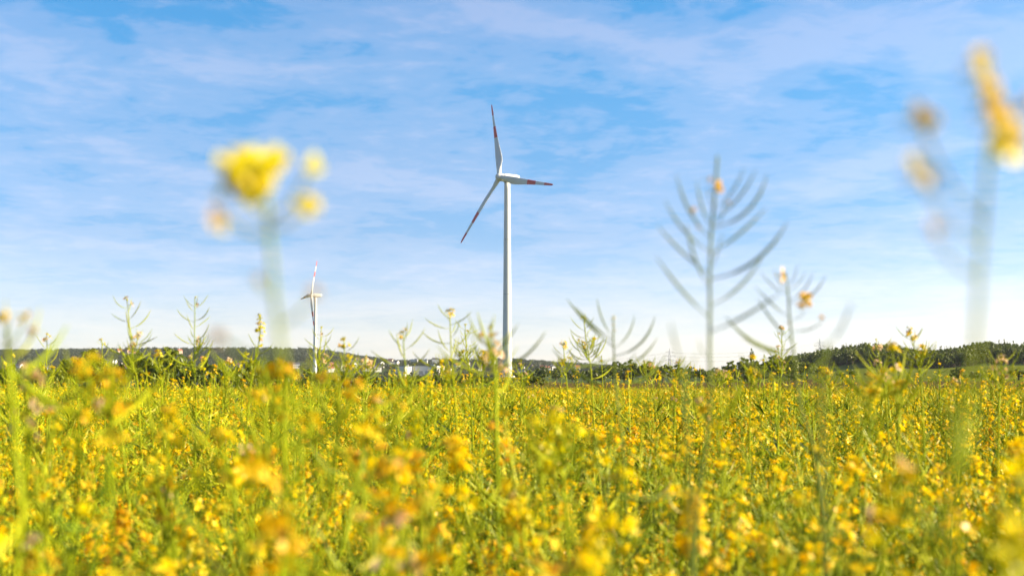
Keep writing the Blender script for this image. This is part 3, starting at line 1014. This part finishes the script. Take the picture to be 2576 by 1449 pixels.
def raceme(path, npod, nflow, nbud, rng, podlen=.075, spread=(.5, 1.0), fl_from=.72):
    """pieces of one raceme on the given axis path: list of (type, variant, matrix)"""
    out, az = [], rng.uniform(0, 6.28)
    for i in range(npod):
        t = lerp(0.04, fl_from + .1, (i + rng.uniform(0, .6)) / max(1, npod))
        P, Z = along(path, t)
        az += 2.4 + rng.uniform(-.3, .3)
        L = podlen * lerp(1.1, .5, t) * rng.uniform(.75, 1.15)
        k = rng.randrange(4)
        el = rng.uniform(*spread)
        d = Vector((math.cos(az) * math.cos(el), math.sin(az) * math.cos(el), math.sin(el)))
        d = (d + Z * .15).normalized()
        out.append(('pod', k, place_pod(P, P + d * L, PODS_HI[k][1])))
    for i in range(nflow):
        t = lerp(fl_from, 1.0, rng.uniform(0, 1))
        P, Z = along(path, t)
        az += 2.4
        el = lerp(.2, 1.2, (t - fl_from) / (1 - fl_from + 1e-6)) + rng.uniform(-.3, .3)
        d = Vector((math.cos(az) * math.cos(el), math.sin(az) * math.cos(el), math.sin(el)))
        w = 0 if t > .85 else rng.choice((0, 1, 2, 3))
        out.append(('flower', w, frame(P, d, rng.uniform(0, 6.28), rng.uniform(.85, 1.15))))
    for i in range(nbud):
        P, Z = along(path, rng.uniform(.96, 1.0))
        d = (Z + Vector((rng.gauss(0, .45), rng.gauss(0, .45), rng.uniform(0, .4)))).normalized()
        out.append(('bud', 0, frame(P, d, 0, rng.uniform(.7, 1.1))))
    return out


def plant_parts(seed, Hh, nbranch, npod, nflow, leafn, rlen=.24, podlen=.075, thin=False):
    """one rapeseed plant: returns dict of meshes builders (stem, pods, heads list, leaves list)"""
    rng = random.Random(seed)
    lean = Vector((rng.gauss(0, .05), rng.gauss(0, .05), 0))
    main = smooth_path([Vector((0, 0, -.03)), Vector((lean.x * .2 + rng.gauss(0, .01), lean.y * .2, Hh * .35)), Vector((lean.x * .7 + rng.gauss(0, .012), lean.y * .7 + rng.gauss(0, .012), Hh * .7)), Vector((lean.x * 1.3, lean.y * 1.3, Hh))], 4)
    stem, pods, heads, leaves = MB(), MB(), [], []
    n = len(main)
    stem.tube(main, [lerp(.0060, .0015, (i / (n - 1)) ** .8) for i in range(n)], 4, 0, False)
    axes = [(main[int(n * (1 - rlen / Hh)) - 1:], 1.0)]
    az = rng.uniform(0, 6.28)
    for k in range(nbranch):
        t = lerp(.38, .74, k / max(1, nbranch - 1)) + rng.uniform(-.03, .03)
        P, Z = along(main, t)
        az += 2.4 + rng.uniform(-.4, .4)
        o = Vector((math.cos(az), math.sin(az), 0))
        top = Hh * rng.uniform(.80, 1.0)
        L = top - P.z
        rad = L * rng.uniform(.30, .62)
        br = smooth_path([P, P + o * rad * .45 + UP * L * .22, P + o * rad * .85 + UP * L * .6, P + o * rad * rng.uniform(.9, 1.1) + UP * L], 3)
        m = len(br)
        stem.tube(br, [lerp(.0032, .0012, i / (m - 1)) for i in range(m)], 3, 0, False)
        axes.append((br[int(m * (1 - min(.75, rlen / max(L, .01)))):] if m > 4 else br, .8))
        if leafn:
            lb = LEAVES[1]
            leaves.append((lb, frame(P, (o * .3 + UP).normalized(), 0, 1) if False else Matrix.Translation(P) @ Matrix.Rotation(az + .2, 4, 'Z') @ Matrix.Scale(rng.uniform(.7, 1.1), 4)))
    for ax, q in axes:
        hd = MB()
        for typ, var, M in raceme(ax, int(npod * q * rng.uniform(.75, 1.2)), max(0, int(nflow * rng.uniform(.4, 1.5) + rng.random())), 4, rng, podlen, (.15, .95)):
            if typ == 'pod':
                pods.add(PODS_LO[var][0], M)
            elif typ == 'flower':
                hd.add(FL_LO[min(2, var)], M)
            else:
                b2 = MB().add(BUD_LO, M)
                b2.m = [2] * len(b2.m)
                hd.add(b2)
        heads.append(hd)
    for k in range(leafn):
        P, Z = along(main, rng.uniform(.12, .62))
        leaves.append((LEAVES[rng.choice((0, 2, 0))], Matrix.Translation(P) @ Matrix.Rotation(rng.uniform(0, 6.28), 4, 'Z') @ Matrix.Rotation(rng.uniform(-.3, .2), 4, 'Y') @ Matrix.Scale(rng.uniform(.7, 1.2), 4)))
    return stem, pods, heads, leaves


#         seed  H    br pod flow leaf
SPECS = [(101, 1.06, 6, 17, 4, 2), (102, 1.02, 7, 11, 16, 2), (103, 1.05, 6, 15, 8, 2), (104, .96, 7, 9, 19, 3), (105, 1.10, 6, 21, 2, 2), (106, 1.0, 6, 13, 12, 2)]
TALL = [(111, 1.40, 3, 20, 2, 4), (112, 1.34, 4, 15, 6, 4)]
ALLP = [plant_parts(*s, podlen=.085) for s in SPECS] + [plant_parts(*s, rlen=.34, podlen=.095) for s in TALL]
HEADM = [M_PETAL, M_STEM, M_BUD]


def bake(parts, name):
    stem, pods, heads, leaves = parts
    mb = MB().add(stem)
    p2 = MB().add(pods, None, 1)
    mb.add(p2)
    for h in heads:
        mb.add(MB().add(h, None, 2))
    for lb, M in leaves:
        mb.add(MB().add(lb, M, 5))
    return mb.mesh(name, [M_STEM, M_POD, M_PETAL, M_STEM, M_BUD, M_LEAF])


FIELD = [bake(p, 'rapeseed_mass') for p in ALLP]

# ------------------------------------------------------------------ rapeseed: hand-placed plants
POD_ME = [pod_template(b, 6, 'hi', .78)[0].mesh('seed_pod', M_POD, True) for b in (0.1, .45, .75, 1.0)]
POD_DULL = [pod_template(b, 6, 'hi', .74)[0].mesh('seed_pod', M_DULL, True) for b in (0.1, .45, .75, 1.0)]
FL_ME = {c: [f.mesh('flower', [m, M_STEM, M_BUD], False) for f in FL_HI] for c, m in (('g', M_PETAL), ('l', M_LEMON), ('f', M_FADED), ('o', M_ORANGE))}
BUD_ME = BUD.mesh('flower_bud', M_BUD, True)
LEAF_ME = [l.mesh('leaf', M_LEAF, True) for l in LEAVES]


def hero(label, z, line, pods=(), flowers=(), buds=(), auto=None, r0=.0048, r1=.0016, group=None, seed=0, side=(), dull=True):
    """rapeseed plant whose stem passes the sight lines in line (top first) at distance z and stands on the soil"""
    rng = random.Random(seed or int(line[0][0] * 7 + line[0][1]))
    m_st, me_pod = (M_DULL, POD_DULL) if dull else (M_STEM, POD_ME)
    pts = [at(px, py, z + (rng.uniform(-.01, .01) if 0 < i else 0)) for i, (px, py) in enumerate(line)]
    low = pts[-1]
    d = (pts[-1] - pts[-2]).normalized() if len(pts) > 1 else Vector((0, 0, -1))
    hz = low.z
    base = Vector((low.x + d.x * hz * .5, low.y + rng.uniform(-.03, .03), 0))
    pts = pts + [low.lerp(base, .5) + Vector((0, 0, -hz * .03)), base + Vector((0, 0, -.03))]
    path = smooth_path(pts[::-1], 5)
    t = root('rapeseed_plant', base, label, 'rapeseed plant', group or 'rapeseed plants standing in the field')
    inv = Matrix.Translation(-base)
    n = len(path)
    sm = MB().tube([p - base for p in path], [lerp(r0, r1, (i / (n - 1)) ** .7) for i in range(n)], 8)
    for a, b in side:
        A, B = at(*a, z) if len(a) == 2 else at(*a), at(*b, z) if len(b) == 2 else at(*b)
        mid = A.lerp(B, .55) + Vector((0, 0, -.12 * (B - A).length))
        sp = smooth_path([A, mid, B], 4)
        sm.tube([p - base for p in sp], [lerp(.0012, .0007, 1 if z < .8 else 0) if z < .8 else lerp(.0012, .0007, i / (len(sp) - 1)) for i in range(len(sp))], 6)
    link('stem', sm.mesh('stem', m_st, True), t)
    for q in pods:
        tx, ty, ax, ay = q[:4]
        S = at(ax, ay, z)
        T = at(tx + rng.uniform(-6, 6), ty + rng.uniform(-6, 6), z + (q[4] if len(q) > 4 else rng.uniform(-.035, .035)))
        k = q[5] if len(q) > 5 else rng.choice((0, 1, 1, 2, 3))
        M = place_pod(S, T, PODS_HI[k][1])
        s_ = M.to_scale().x
        link('seed_pod', me_pod[k], t, inv @ M)
    for q in flowers:
        px, py, c, s = q[:4]
        P = at(px, py, z + rng.uniform(-.012, .012))
        dv = Vector((rng.gauss(0, .8), rng.uniform(-1.2, -.1), rng.uniform(-.1, .9))).normalized()
        v = rng.choice((0, 0, 1)) if c != 'f' else rng.choice((2, 3))
        if z >= .8 and c == 'o':
            dv = Vector((rng.uniform(.2, .9), rng.uniform(-1.0, -.5), rng.uniform(-.1, .5))).normalized()
        if z < .8:
            s *= .70 if z > .55 else .82
            dv = Vector((rng.uniform(.2, .9), rng.uniform(-1.0, -.5), rng.uniform(-.1, .5))).normalized()
        link('flower', FL_ME[c][v], t, inv @ frame(P - dv * .013 * s, dv, rng.uniform(0, 6.28), s))
    for px, py in buds:
        P = at(px, py, z)
        link('flower_bud', BUD_ME, t, inv @ frame(P, Vector((rng.gauss(0, .3), rng.gauss(0, .3), 1)), 0, 1.1))
    if auto:
        for kb in range(3 if z > 2 else (2 if z > 1.5 else 0)):
            P, Z = along(path, rng.uniform(.46, .66))
            ab = rng.uniform(0, 6.28)
            o = Vector((math.cos(ab), math.sin(ab) * .7, 0))
            Lb = min(rng.uniform(.16, .30), max(.05, path[-1].z - auto[0] * .75 - P.z))
            br = smooth_path([P, P + o * Lb * .22 + UP * Lb * .2, P + o * Lb * .42 + UP * Lb * .6, P + o * Lb * .5 + UP * Lb], 4)
            bm_ = MB().tube([p - base for p in br], [lerp(.0026, .0011, i / (len(br) - 1)) for i in range(len(br))], 6)
            bo = link('branch', bm_.mesh('branch', M_STEM, True), t)
            for typ, var, M in raceme(br[3:], 7, rng.randrange(1, 4), 2, rng, .075):
                me = POD_ME[var] if typ == 'pod' else (FL_ME[auto[4]][var] if typ == 'flower' else BUD_ME)
                link({'pod': 'seed_pod', 'flower': 'flower', 'bud': 'flower_bud'}[typ], me, bo, inv @ M)
        L, npod, nfl, nbud, clr = auto[:5]
        pl = auto[5] if len(auto) > 5 else .075
        seg, acc = [path[-1]], 0
        for i in range(len(path) - 2, -1, -1):
            acc += (path[i + 1] - path[i]).length
            seg.append(path[i])
            if acc > L:
                break
        ax = seg[::-1]
        for typ, var, M in raceme(ax, npod, nfl, nbud, rng, pl * 1.35, (.15, .85), fl_from=auto[6] if len(auto) > 6 else .8):
            if typ == 'pod':
                link('seed_pod', me_pod[var], t, inv @ M)
            elif typ == 'flower':
                c = clr if rng.random() < .85 else 'f'
                link('flower', FL_ME[c][var], t, inv @ M)
            else:
                link('flower_bud', BUD_ME, t, inv @ M)
    for k in range(3 if z > 2.3 else 0):
        P, Z = along(path, rng.uniform(.10, .26))
        link('leaf', LEAF_ME[rng.randrange(3)], t, inv @ Matrix.Translation(P) @ Matrix.Rotation(rng.uniform(0, 6.28), 4, 'Z'))
    return t


# very near, strongly blurred
hero('lemon yellow flower head held high and very close, left of the small turbine', .60, [(668, 470), (672, 520), (682, 640), (694, 780), (710, 900), (722, 1040), (740, 1449)],
     flowers=[(588, 415, 'l', 1.2), (600, 440, 'l', 1.2), (598, 462, 'l', 1.15), (622, 428, 'l', 1.2), (628, 455, 'l', 1.3), (650, 412, 'l', 1.15), (655, 440, 'l', 1.2), (640, 478, 'l', 1.15), (636, 498, 'l', .9), (622, 480, 'l', .9), (664, 425, 'l', 1.0), (610, 405, 'l', .9), (632, 440, 'l', 1.3), (618, 446, 'l', 1.2), (642, 458, 'l', 1.2), (608, 428, 'l', 1.1), (644, 425, 'l', 1.1),
              (696, 398, 'l', .8), (690, 410, 'l', .75), (702, 408, 'l', .6), (792, 412, 'l', .7), (780, 424, 'l', .65), (796, 420, 'l', .5), (772, 516, 'l', .8), (764, 528, 'l', .6), (784, 518, 'g', .6), (552, 490, 'l', .4), (540, 545, 'f', .8), (552, 566, 'g', .6), (645, 702, 'f', .55), (790, 742, 'f', .8), (540, 848, 'f', .9)],
     side=[((672, 560), (612, 470)), ((670, 500), (690, 412)), ((674, 560), (785, 420)), ((676, 580), (770, 525)), ((676, 600), (560, 530)), ((688, 740), (646, 708)), ((700, 820), (785, 748)), ((708, 900), (552, 850))], r0=.0016, r1=.0010, dull=False)
hero('tall golden flower head blurred by nearness at the right edge of the picture', .50, [(2490, 360), (2482, 460), (2470, 620), (2458, 800), (2440, 1000), (2415, 1200), (2385, 1449)],
     flowers=[(2464, 152, 'g', .8), (2468, 178, 'g', .9), (2474, 204, 'g', .8), (2486, 236, 'l', .85), (2492, 258, 'g', .9), (2502, 280, 'g', .9), (2512, 306, 'l', .85), (2522, 328, 'g', .9), (2536, 352, 'g', 1.0), (2540, 372, 'l', .9), (2545, 390, 'g', .7), (2578, 262, 'f', .8), (2304, 292, 'g', .8), (2320, 300, 'g', .8), (2332, 314, 'g', .6), (2302, 412, 'g', .6), (2310, 428, 'g', .7), (2324, 452, 'f', .8), (2345, 575, 'f', .55)],
     side=[((2484, 420), (2512, 300)), ((2500, 330), (2470, 190)), ((2520, 330), (2576, 270)), ((2478, 560), (2318, 320)), ((2474, 620), (2318, 460)), ((2468, 700), (2346, 590))], r0=.0016, r1=.0010, dull=False)
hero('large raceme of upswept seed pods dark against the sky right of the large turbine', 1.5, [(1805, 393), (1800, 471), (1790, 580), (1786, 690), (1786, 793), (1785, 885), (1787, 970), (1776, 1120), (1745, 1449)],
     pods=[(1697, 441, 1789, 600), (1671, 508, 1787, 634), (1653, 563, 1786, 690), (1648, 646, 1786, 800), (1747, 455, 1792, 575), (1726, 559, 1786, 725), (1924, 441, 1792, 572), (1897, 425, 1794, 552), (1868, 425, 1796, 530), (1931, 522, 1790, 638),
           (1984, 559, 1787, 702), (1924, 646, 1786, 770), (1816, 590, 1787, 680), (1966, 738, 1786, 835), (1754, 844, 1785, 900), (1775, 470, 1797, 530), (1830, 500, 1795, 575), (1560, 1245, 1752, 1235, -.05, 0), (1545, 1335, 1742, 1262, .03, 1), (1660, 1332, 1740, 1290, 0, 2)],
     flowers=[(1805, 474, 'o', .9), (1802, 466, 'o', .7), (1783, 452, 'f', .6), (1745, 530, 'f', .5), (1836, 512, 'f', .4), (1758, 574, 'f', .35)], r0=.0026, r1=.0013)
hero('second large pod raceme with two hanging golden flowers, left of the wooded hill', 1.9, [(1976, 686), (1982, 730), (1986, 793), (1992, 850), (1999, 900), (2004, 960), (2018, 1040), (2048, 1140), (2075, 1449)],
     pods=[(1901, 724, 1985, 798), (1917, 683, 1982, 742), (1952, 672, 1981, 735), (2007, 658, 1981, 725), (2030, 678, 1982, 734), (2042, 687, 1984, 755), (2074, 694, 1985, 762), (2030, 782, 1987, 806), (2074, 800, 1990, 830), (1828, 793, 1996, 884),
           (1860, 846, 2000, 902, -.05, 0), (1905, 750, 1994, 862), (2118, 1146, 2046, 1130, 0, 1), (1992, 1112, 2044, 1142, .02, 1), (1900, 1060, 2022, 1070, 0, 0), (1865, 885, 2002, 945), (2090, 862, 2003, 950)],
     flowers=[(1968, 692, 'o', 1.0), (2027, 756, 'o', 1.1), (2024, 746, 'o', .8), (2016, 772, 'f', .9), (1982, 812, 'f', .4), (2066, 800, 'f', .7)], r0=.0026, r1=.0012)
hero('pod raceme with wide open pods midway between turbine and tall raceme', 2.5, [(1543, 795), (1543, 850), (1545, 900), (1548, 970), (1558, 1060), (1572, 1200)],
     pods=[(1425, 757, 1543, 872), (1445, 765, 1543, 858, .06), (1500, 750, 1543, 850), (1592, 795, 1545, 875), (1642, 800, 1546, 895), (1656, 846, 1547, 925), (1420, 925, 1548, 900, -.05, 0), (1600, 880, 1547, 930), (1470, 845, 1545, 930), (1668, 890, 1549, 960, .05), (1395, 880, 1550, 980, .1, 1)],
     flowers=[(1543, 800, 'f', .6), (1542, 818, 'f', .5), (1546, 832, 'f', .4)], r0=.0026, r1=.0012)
hero('near blurred plant with pale orange flowers and stubby pods at the far left edge', 1.15, [(16, 830), (20, 890), (28, 980), (40, 1130), (50, 1280), (40, 1449)],
     pods=[(10, 738, 17, 850), (101, 772, 24, 900, .05), (167, 815, 26, 945, .1), (-40, 790, 18, 880), (70, 900, 30, 990)],
     flowers=[(22, 792, 'g', .65), (4, 800, 'g', .6), (62, 800, 'g', .75), (86, 836, 'f', .7)], side=[((20, 880), (60, 808)), ((20, 850), (22, 800)), ((22, 900), (84, 842))], r0=.0036, r1=.0018, dull=False)
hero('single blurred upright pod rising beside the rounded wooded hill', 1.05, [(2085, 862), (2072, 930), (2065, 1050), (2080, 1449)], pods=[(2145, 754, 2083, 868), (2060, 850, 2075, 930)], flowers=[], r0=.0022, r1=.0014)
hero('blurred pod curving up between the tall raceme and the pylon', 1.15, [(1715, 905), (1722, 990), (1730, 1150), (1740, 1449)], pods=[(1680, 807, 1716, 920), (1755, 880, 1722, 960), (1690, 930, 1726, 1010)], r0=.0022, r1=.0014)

# sharper plants in the middle distance: label, z, stem line, (raceme length, pods, flowers, buds, petal colour, pod length)
for lb, z, line, auto in [
    ('slim raceme with few wide apart pods and pale tip above the far left hill', 4.6, [(320, 758), (324, 800), (330, 860), (337, 930), (348, 1000)], (.24, 13, 2, 3, 'f', .085)),
    ('straight narrow raceme with many steep pods left of the leaning blossom stalk', 4.9, [(490, 752), (490, 800), (489, 880), (491, 960), (492, 1060)], (.26, 18, 1, 4, 'f', .085)),
    ('leaning stalk with bright lemon blossoms at its tip, right of the blurred yellow head', 4.9, [(655, 798), (654, 840), (646, 890), (634, 950), (622, 1060)], (.22, 7, 16, 6, 'l', .07, .45)),
    ('raceme with pods crossing the small turbine tower', 5.4, [(808, 826), (806, 870), (803, 920), (800, 1000)], (.20, 14, 1, 4, 'f', .075)),
    ('plant topped by a small pair of orange flowers right of the small turbine', 4.0, [(866, 855), (866, 890), (860, 950), (850, 1040)], (.12, 6, 4, 3, 'g', .06, .6)),
    ('small sharp podded plant over the left far hill with an orange tip', 6.2, [(256, 856), (257, 890), (256, 940), (262, 1000)], (.22, 13, 2, 4, 'g', .065)),
    ('thin yellow-tipped raceme at the far left above the hill line', 5.6, [(118, 846), (118, 890), (116, 950), (118, 1030)], (.22, 13, 4, 4, 'g', .075)),
    ('open raceme left of the large turbine with a flower on its left arm', 3.7, [(1015, 838), (1016, 880), (1022, 940), (1036, 1030), (1048, 1200)], (.17, 11, 3, 3, 'g', .085)),
    ('raceme with orange flower on top just left of the large turbine', 4.0, [(1131, 782), (1133, 830), (1136, 900), (1142, 980), (1150, 1100)], (.24, 16, 3, 3, 'g', .085)),
    ('dark sharp raceme close left of the large turbine tower', 5.8, [(1170, 818), (1172, 860), (1178, 910), (1184, 980)], (.22, 18, 1, 4, 'g', .075)),
    ('pair-flowered stalk right of the large turbine, two small yellow tips', 5.6, [(1418, 866), (1419, 890), (1421, 930), (1428, 1000)], (.18, 10, 4, 4, 'g', .06)),
    ('sharp dark pod raceme crossing the wide blurred one', 5.2, [(1468, 802), (1474, 850), (1482, 900), (1490, 980)], (.26, 20, 2, 4, 'g', .085)),
    ('upright raceme with tiny flowers before the left end of the wooded hill', 5.4, [(1966, 828), (1967, 870), (1966, 930), (1960, 1010)], (.30, 20, 6, 6, 'f', .07)),
    ('two-flowered stalk left of the slim raceme by the ploughed field', 4.6, [(1893, 905), (1892, 930), (1889, 980), (1886, 1060)], (.12, 9, 5, 3, 'g', .07)),
    ('yellow-tipped plant standing tallest before the right ridge', 4.4, [(2288, 832), (2296, 862), (2306, 900), (2314, 950), (2322, 1050)], (.28, 20, 8, 5, 'g', .085)),
    ('pale-tipped plant before the crest of the rounded hill', 4.9, [(2205, 858), (2212, 900), (2222, 960), (2232, 1060)], (.22, 16, 5, 4, 'f', .08)),
    ('stout branching raceme near the right edge with pale orange buds', 3.8, [(2520, 905), (2519, 930), (2516, 980), (2512, 1080)], (.16, 14, 6, 4, 'f', .085)),
    ('slim plant with golden head before the meadow bush', 4.8, [(2398, 960), (2400, 1000), (2404, 1060)], (.16, 12, 7, 4, 'g', .075)),
    ('short raceme beside the ploughed field with a faded top', 5.6, [(1806, 938), (1808, 965), (1812, 1010)], (.18, 14, 2, 4, 'f', .07)),
    ('lone raceme with golden pair on top left of the meadow trees', 4.8, [(2075, 935), (2085, 965), (2092, 1020)], (.16, 10, 7, 4, 'g', .065)),
    ('light raceme in front of the tree belt, its pods pale', 5.6, [(1622, 912), (1625, 945), (1630, 1000)], (.20, 14, 1, 4, 'f', .07)),
    ('thin podded tip in front of the tree belt near the pylon', 5.4, [(1706, 912), (1702, 945), (1698, 1000)], (.2, 14, 1, 4, 'f', .07)),
    ('bushy yellow-green plant left of the pair of dark trees', 5.0, [(186, 905), (190, 940), (196, 1010)], (.2, 14, 3, 4, 'g', .07)),
    ('plant with curved pods under the pair of dark trees', 5.2, [(398, 888), (402, 930), (408, 1000)], (.22, 16, 4, 4, 'g', .07)),
    ('slender plant between the narrow raceme and the leaning blossom stalk', 5.4, [(575, 905), (570, 945), (566, 1010)], (.2, 14, 3, 4, 'g', .07)),
    ('plant whose pods cross the base of the large turbine', 6.2, [(1310, 910), (1312, 940), (1316, 1000)], (.2, 16, 1, 4, 'f', .07)),
    ('yellow-flowered stalk just left of the large turbine base', 4.4, [(1218, 896), (1216, 930), (1212, 1000)], (.14, 10, 6, 3, 'g', .08)),
    ('thin plant right of the small turbine with pale pods', 5.2, [(920, 900), (918, 940), (914, 1010)], (.2, 14, 2, 4, 'f', .075)),
    ('blurred stalk carrying a vertical row of orange flowers before the wooded hill', 2.9, [(2244, 880), (2250, 930), (2258, 1010), (2264, 1200)], (.10, 4, 10, 2, 'g', .085, .1)),
]:
    hero(lb, z, line, auto=auto, r0=.0036, r1=.0013, dull=False)

# near golden heads below the skyline, out of focus
HEADS = [(550, 1105, 2.2, 15, 'large out-of-focus golden cluster low on the left'), (430, 1045, 2.4, 11, 'golden cluster above and left of the large left cluster'), (980, 1180, 1.5, 8, 'soft orange head below the small turbine'),
         (2262, 1195, 1.4, 10, 'big soft golden head low on the right'), (1395, 1045, 2.6, 12, 'bright yellow cluster right of the large turbine base'), (1345, 1075, 2.7, 9, 'golden cluster just below the bright yellow one'),
         (895, 975, 2.4, 6, 'orange bloom between the two turbines, upper one'), (943, 1022, 2.4, 6, 'orange bloom between the two turbines, lower one'), (655, 945, 2.3, 5, 'golden bloom under the leaning blossom stalk'),
         (232, 915, 2.0, 7, 'soft golden bloom before the far left tree'), (264, 955, 1.9, 6, 'soft orange bloom below the golden one at far left'), (74, 935, 2.0, 6, 'pale yellow blurred bloom near the left edge'),
         (712, 940, 2.0, 6, 'blurred orange bloom under the near lemon head'), (2545, 1330, .85, 6, 'large yellow haze of petals in the lower right corner'), (1508, 1375, 1.7, 7, 'bright yellow bloom at the bottom right of centre'),
         (1005, 1325, 1.5, 5, 'faded pinkish bloom at the bottom left of centre'), (612, 1150, 2.5, 9, 'orange bloom right below the large left cluster'), (885, 1150, 2.3, 8, 'orange bloom left of the soft orange head'),
         (398, 1220, 2.4, 6, 'small orange bloom low on the left side'), (1303, 1235, 2.4, 6, 'single yellow bloom below the turbine base'), (1040, 1050, 3.0, 6, 'yellow bloom low between turbine and raceme'),
         (1760, 1010, 3.4, 7, 'golden bloom beside the stem of the tall raceme'), (2220, 940, 3.2, 6, 'golden bloom at the edge of the ploughed field'), (90, 1380, 1.6, 6, 'orange bloom in the lower left corner'), (1240, 850, 2.9, 4, 'pale faded bloom at the left edge of the turbine tower')]
for i, (px, py, z, nf, lb) in enumerate(HEADS):
    rng = random.Random(900 + i)
    c = 'f' if 'faded' in lb or 'pale' in lb else ('o' if 'orange' in lb else ('l' if 'yellow' in lb else 'g'))
    z *= .8
    dx = rng.uniform(-60, 60)
    hero(lb, z, [(px, py), (px + dx * .3, py + 120 / z), (px + dx, py + 420 / z)], auto=(.07 if nf < 9 else .10, 4, nf, 4, c, .075, .15), r0=.0032, r1=.0014, seed=900 + i, dull=False)

# ------------------------------------------------------------------ rapeseed: the rest of the field
PART_ME = []
for stem, pods, heads, leaves in ALLP:
    lm = [(k, M) for k, M in leaves]
    PART_ME.append((stem.mesh('stem', M_STEM, True), pods.mesh('seed_pods', M_POD, True), [h.mesh('flower_head', HEADM) for h in heads if h.v], lm))
LEAF_BY_ID = {id(l): m for l, m in zip(LEAVES, LEAF_ME)}
PLANT_LBL = ['podded rapeseed plant in the near crop, few flowers left', 'rapeseed plant in the near crop topped with many golden flowers', 'rapeseed plant in the near crop with pods below and some flowers',
             'short leafy rapeseed plant in the near crop full of golden flowers', 'rapeseed plant in the near crop bristling with pods, almost without flowers', 'rapeseed plant in the near crop with scattered golden flowers',
             'tall thin rapeseed stalk rising above the near crop, mostly pods', 'tall thin rapeseed stalk rising above the near crop with flowers']


def make_plant(k):
    sm, pm, hm, lm = PART_ME[k]
    t = root('rapeseed_plant', (0, 0, 0), PLANT_LBL[k], 'rapeseed plant', 'rapeseed plants of the near crop: ' + ['podded', 'full bloom', 'half podded', 'short leafy', 'bristling', 'scattered bloom', 'tall podded', 'tall blooming'][k])
    link('stem', sm, t)
    tag(link('pod_mass', pm, t), kind='stuff')
    for h in hm:
        tag(link('flower_head', h, t), kind='stuff')
    for lb, M in lm[:3]:
        link('leaf', LEAF_BY_ID[id(lb)], t, M)
    return t


def copy_tree(o):
    c = o.copy()
    col.objects.link(c)
    for ch in list(o.children):
        d = ch.copy()
        col.objects.link(d)
        d.parent = c
    return c


def field_points():
    near, mass = [], []
    for r0, r1, cell, amax in ((0.9, 15, .20, .62), (15, 32, .27, .56), (32, 63, .36, .54)):
        n = int(2 * r1 / cell) + 2
        for ix in range(-n, n):
            for iy in range(0, n):
                x, y = (ix + NPR.random()) * cell, (iy + NPR.random()) * cell
                if not (r0 <= y < r1):
                    continue
                a = abs(math.atan2(x, y))
                if a > (amax if y > 4 else 1.05):
                    continue
                tall = NPR.random() < (.20 if 5.2 < y < 15 else (.04 if y > 15 else 0))
                patch = math.sin(x * 1.1 + 1.0 + .5 * y) + math.sin(y * .8 - x * .6) + math.sin(x * .31 + y * .17)
                k = (6 + int(NPR.integers(2))) if tall else int(NPR.choice((0, 2, 4, 4))) if y < 3.4 and NPR.random() < .93 else int(NPR.choice((1, 3, 5) if NPR.random() < (.40 if y > 6 else .26) + .24 * patch else (0, 2, 4)))
                s = NPR.normal(1.0, .065) if y < 12 else NPR.normal(.93, .04)
                if y < 3.4 and not tall:      # crop bends down where the photographer stands
                    s = (EYE - (NPR.uniform(1030, 1520) - HOR) / F * y) / SPECS[k][1]
                if tall:
                    s = NPR.uniform(.92, 1.07) if y < 15 else NPR.uniform(.84, .97)
                rec = (x, y, 0.0, (NPR.normal(0, .10), NPR.normal(0, .10), NPR.uniform(0, 6.28)), (s, s, s), k)
                if y < 2.3 and a < .42 and NPR.random() < .6:
                    continue
                if y > 1.15 and a < .40 and y < 7:
                    near.append(rec)
                else:
                    mass.append(rec)
    near.sort(key=lambda q: q[1])
    keep = 300 - len([o for o in bpy.data.objects if o.name.startswith('rapeseed_plant')])
    return near[:keep], mass + near[keep:]


KIND_LBL = ['podded rapeseed plant', 'full blooming rapeseed plant', 'half podded rapeseed plant', 'short leafy blooming rapeseed plant', 'rapeseed plant bristling with pods', 'rapeseed plant with scattered blossoms', 'tall thin podded rapeseed stalk', 'tall thin blooming rapeseed stalk']
SPECS_H = [q[1] for q in SPECS + TALL]
WHERE = [(130, 'by the left border'), (300, 'under the far left tree'), (480, 'under the pair of dark trees'), (690, 'under the leaning blossom stalk'), (860, 'under the small turbine'), (1060, 'under the warehouses'), (1220, 'left of the tower'),
         (1340, 'under the large turbine'), (1480, 'right of the tower'), (1640, 'under the wide raceme'), (1860, 'under the tall raceme'), (2080, 'under the second raceme'), (2260, 'under the rounded hill'), (2420, 'under the right ridge'), (9999, 'by the right border')]
near, mass = field_points()
proto = {}
for x, y, z, rot, scl, k in near:
    if k not in proto:
        proto[k] = make_plant(k)
        o = proto[k]
    else:
        o = copy_tree(proto[k])
    o.location, o.rotation_euler, o.scale = (x, y, z), rot, scl
    px = W / 2 + F * x / y
    top = HOR - (SPECS_H[k] * scl[2] - EYE) / y * F
    o['label'] = KIND_LBL[k] + ', ' + ('rising above the far field edge ' if top < 960 else 'well below the horizon ' if top < 1130 else 'low in the blurred foreground ' if top < 1330 else 'at the bottom edge ') + [w for a, w in WHERE if px < a][0]
    o['group'] = 'rapeseed plants of the near crop'
scatter('rapeseed_field', 'field of rapeseed in yellow bloom stretching to the far field edge', 'crop', mass, FIELD)
print('near', len(near), 'mass', len(mass), 'tris proto', [len(m.polygons) for m in FIELD])
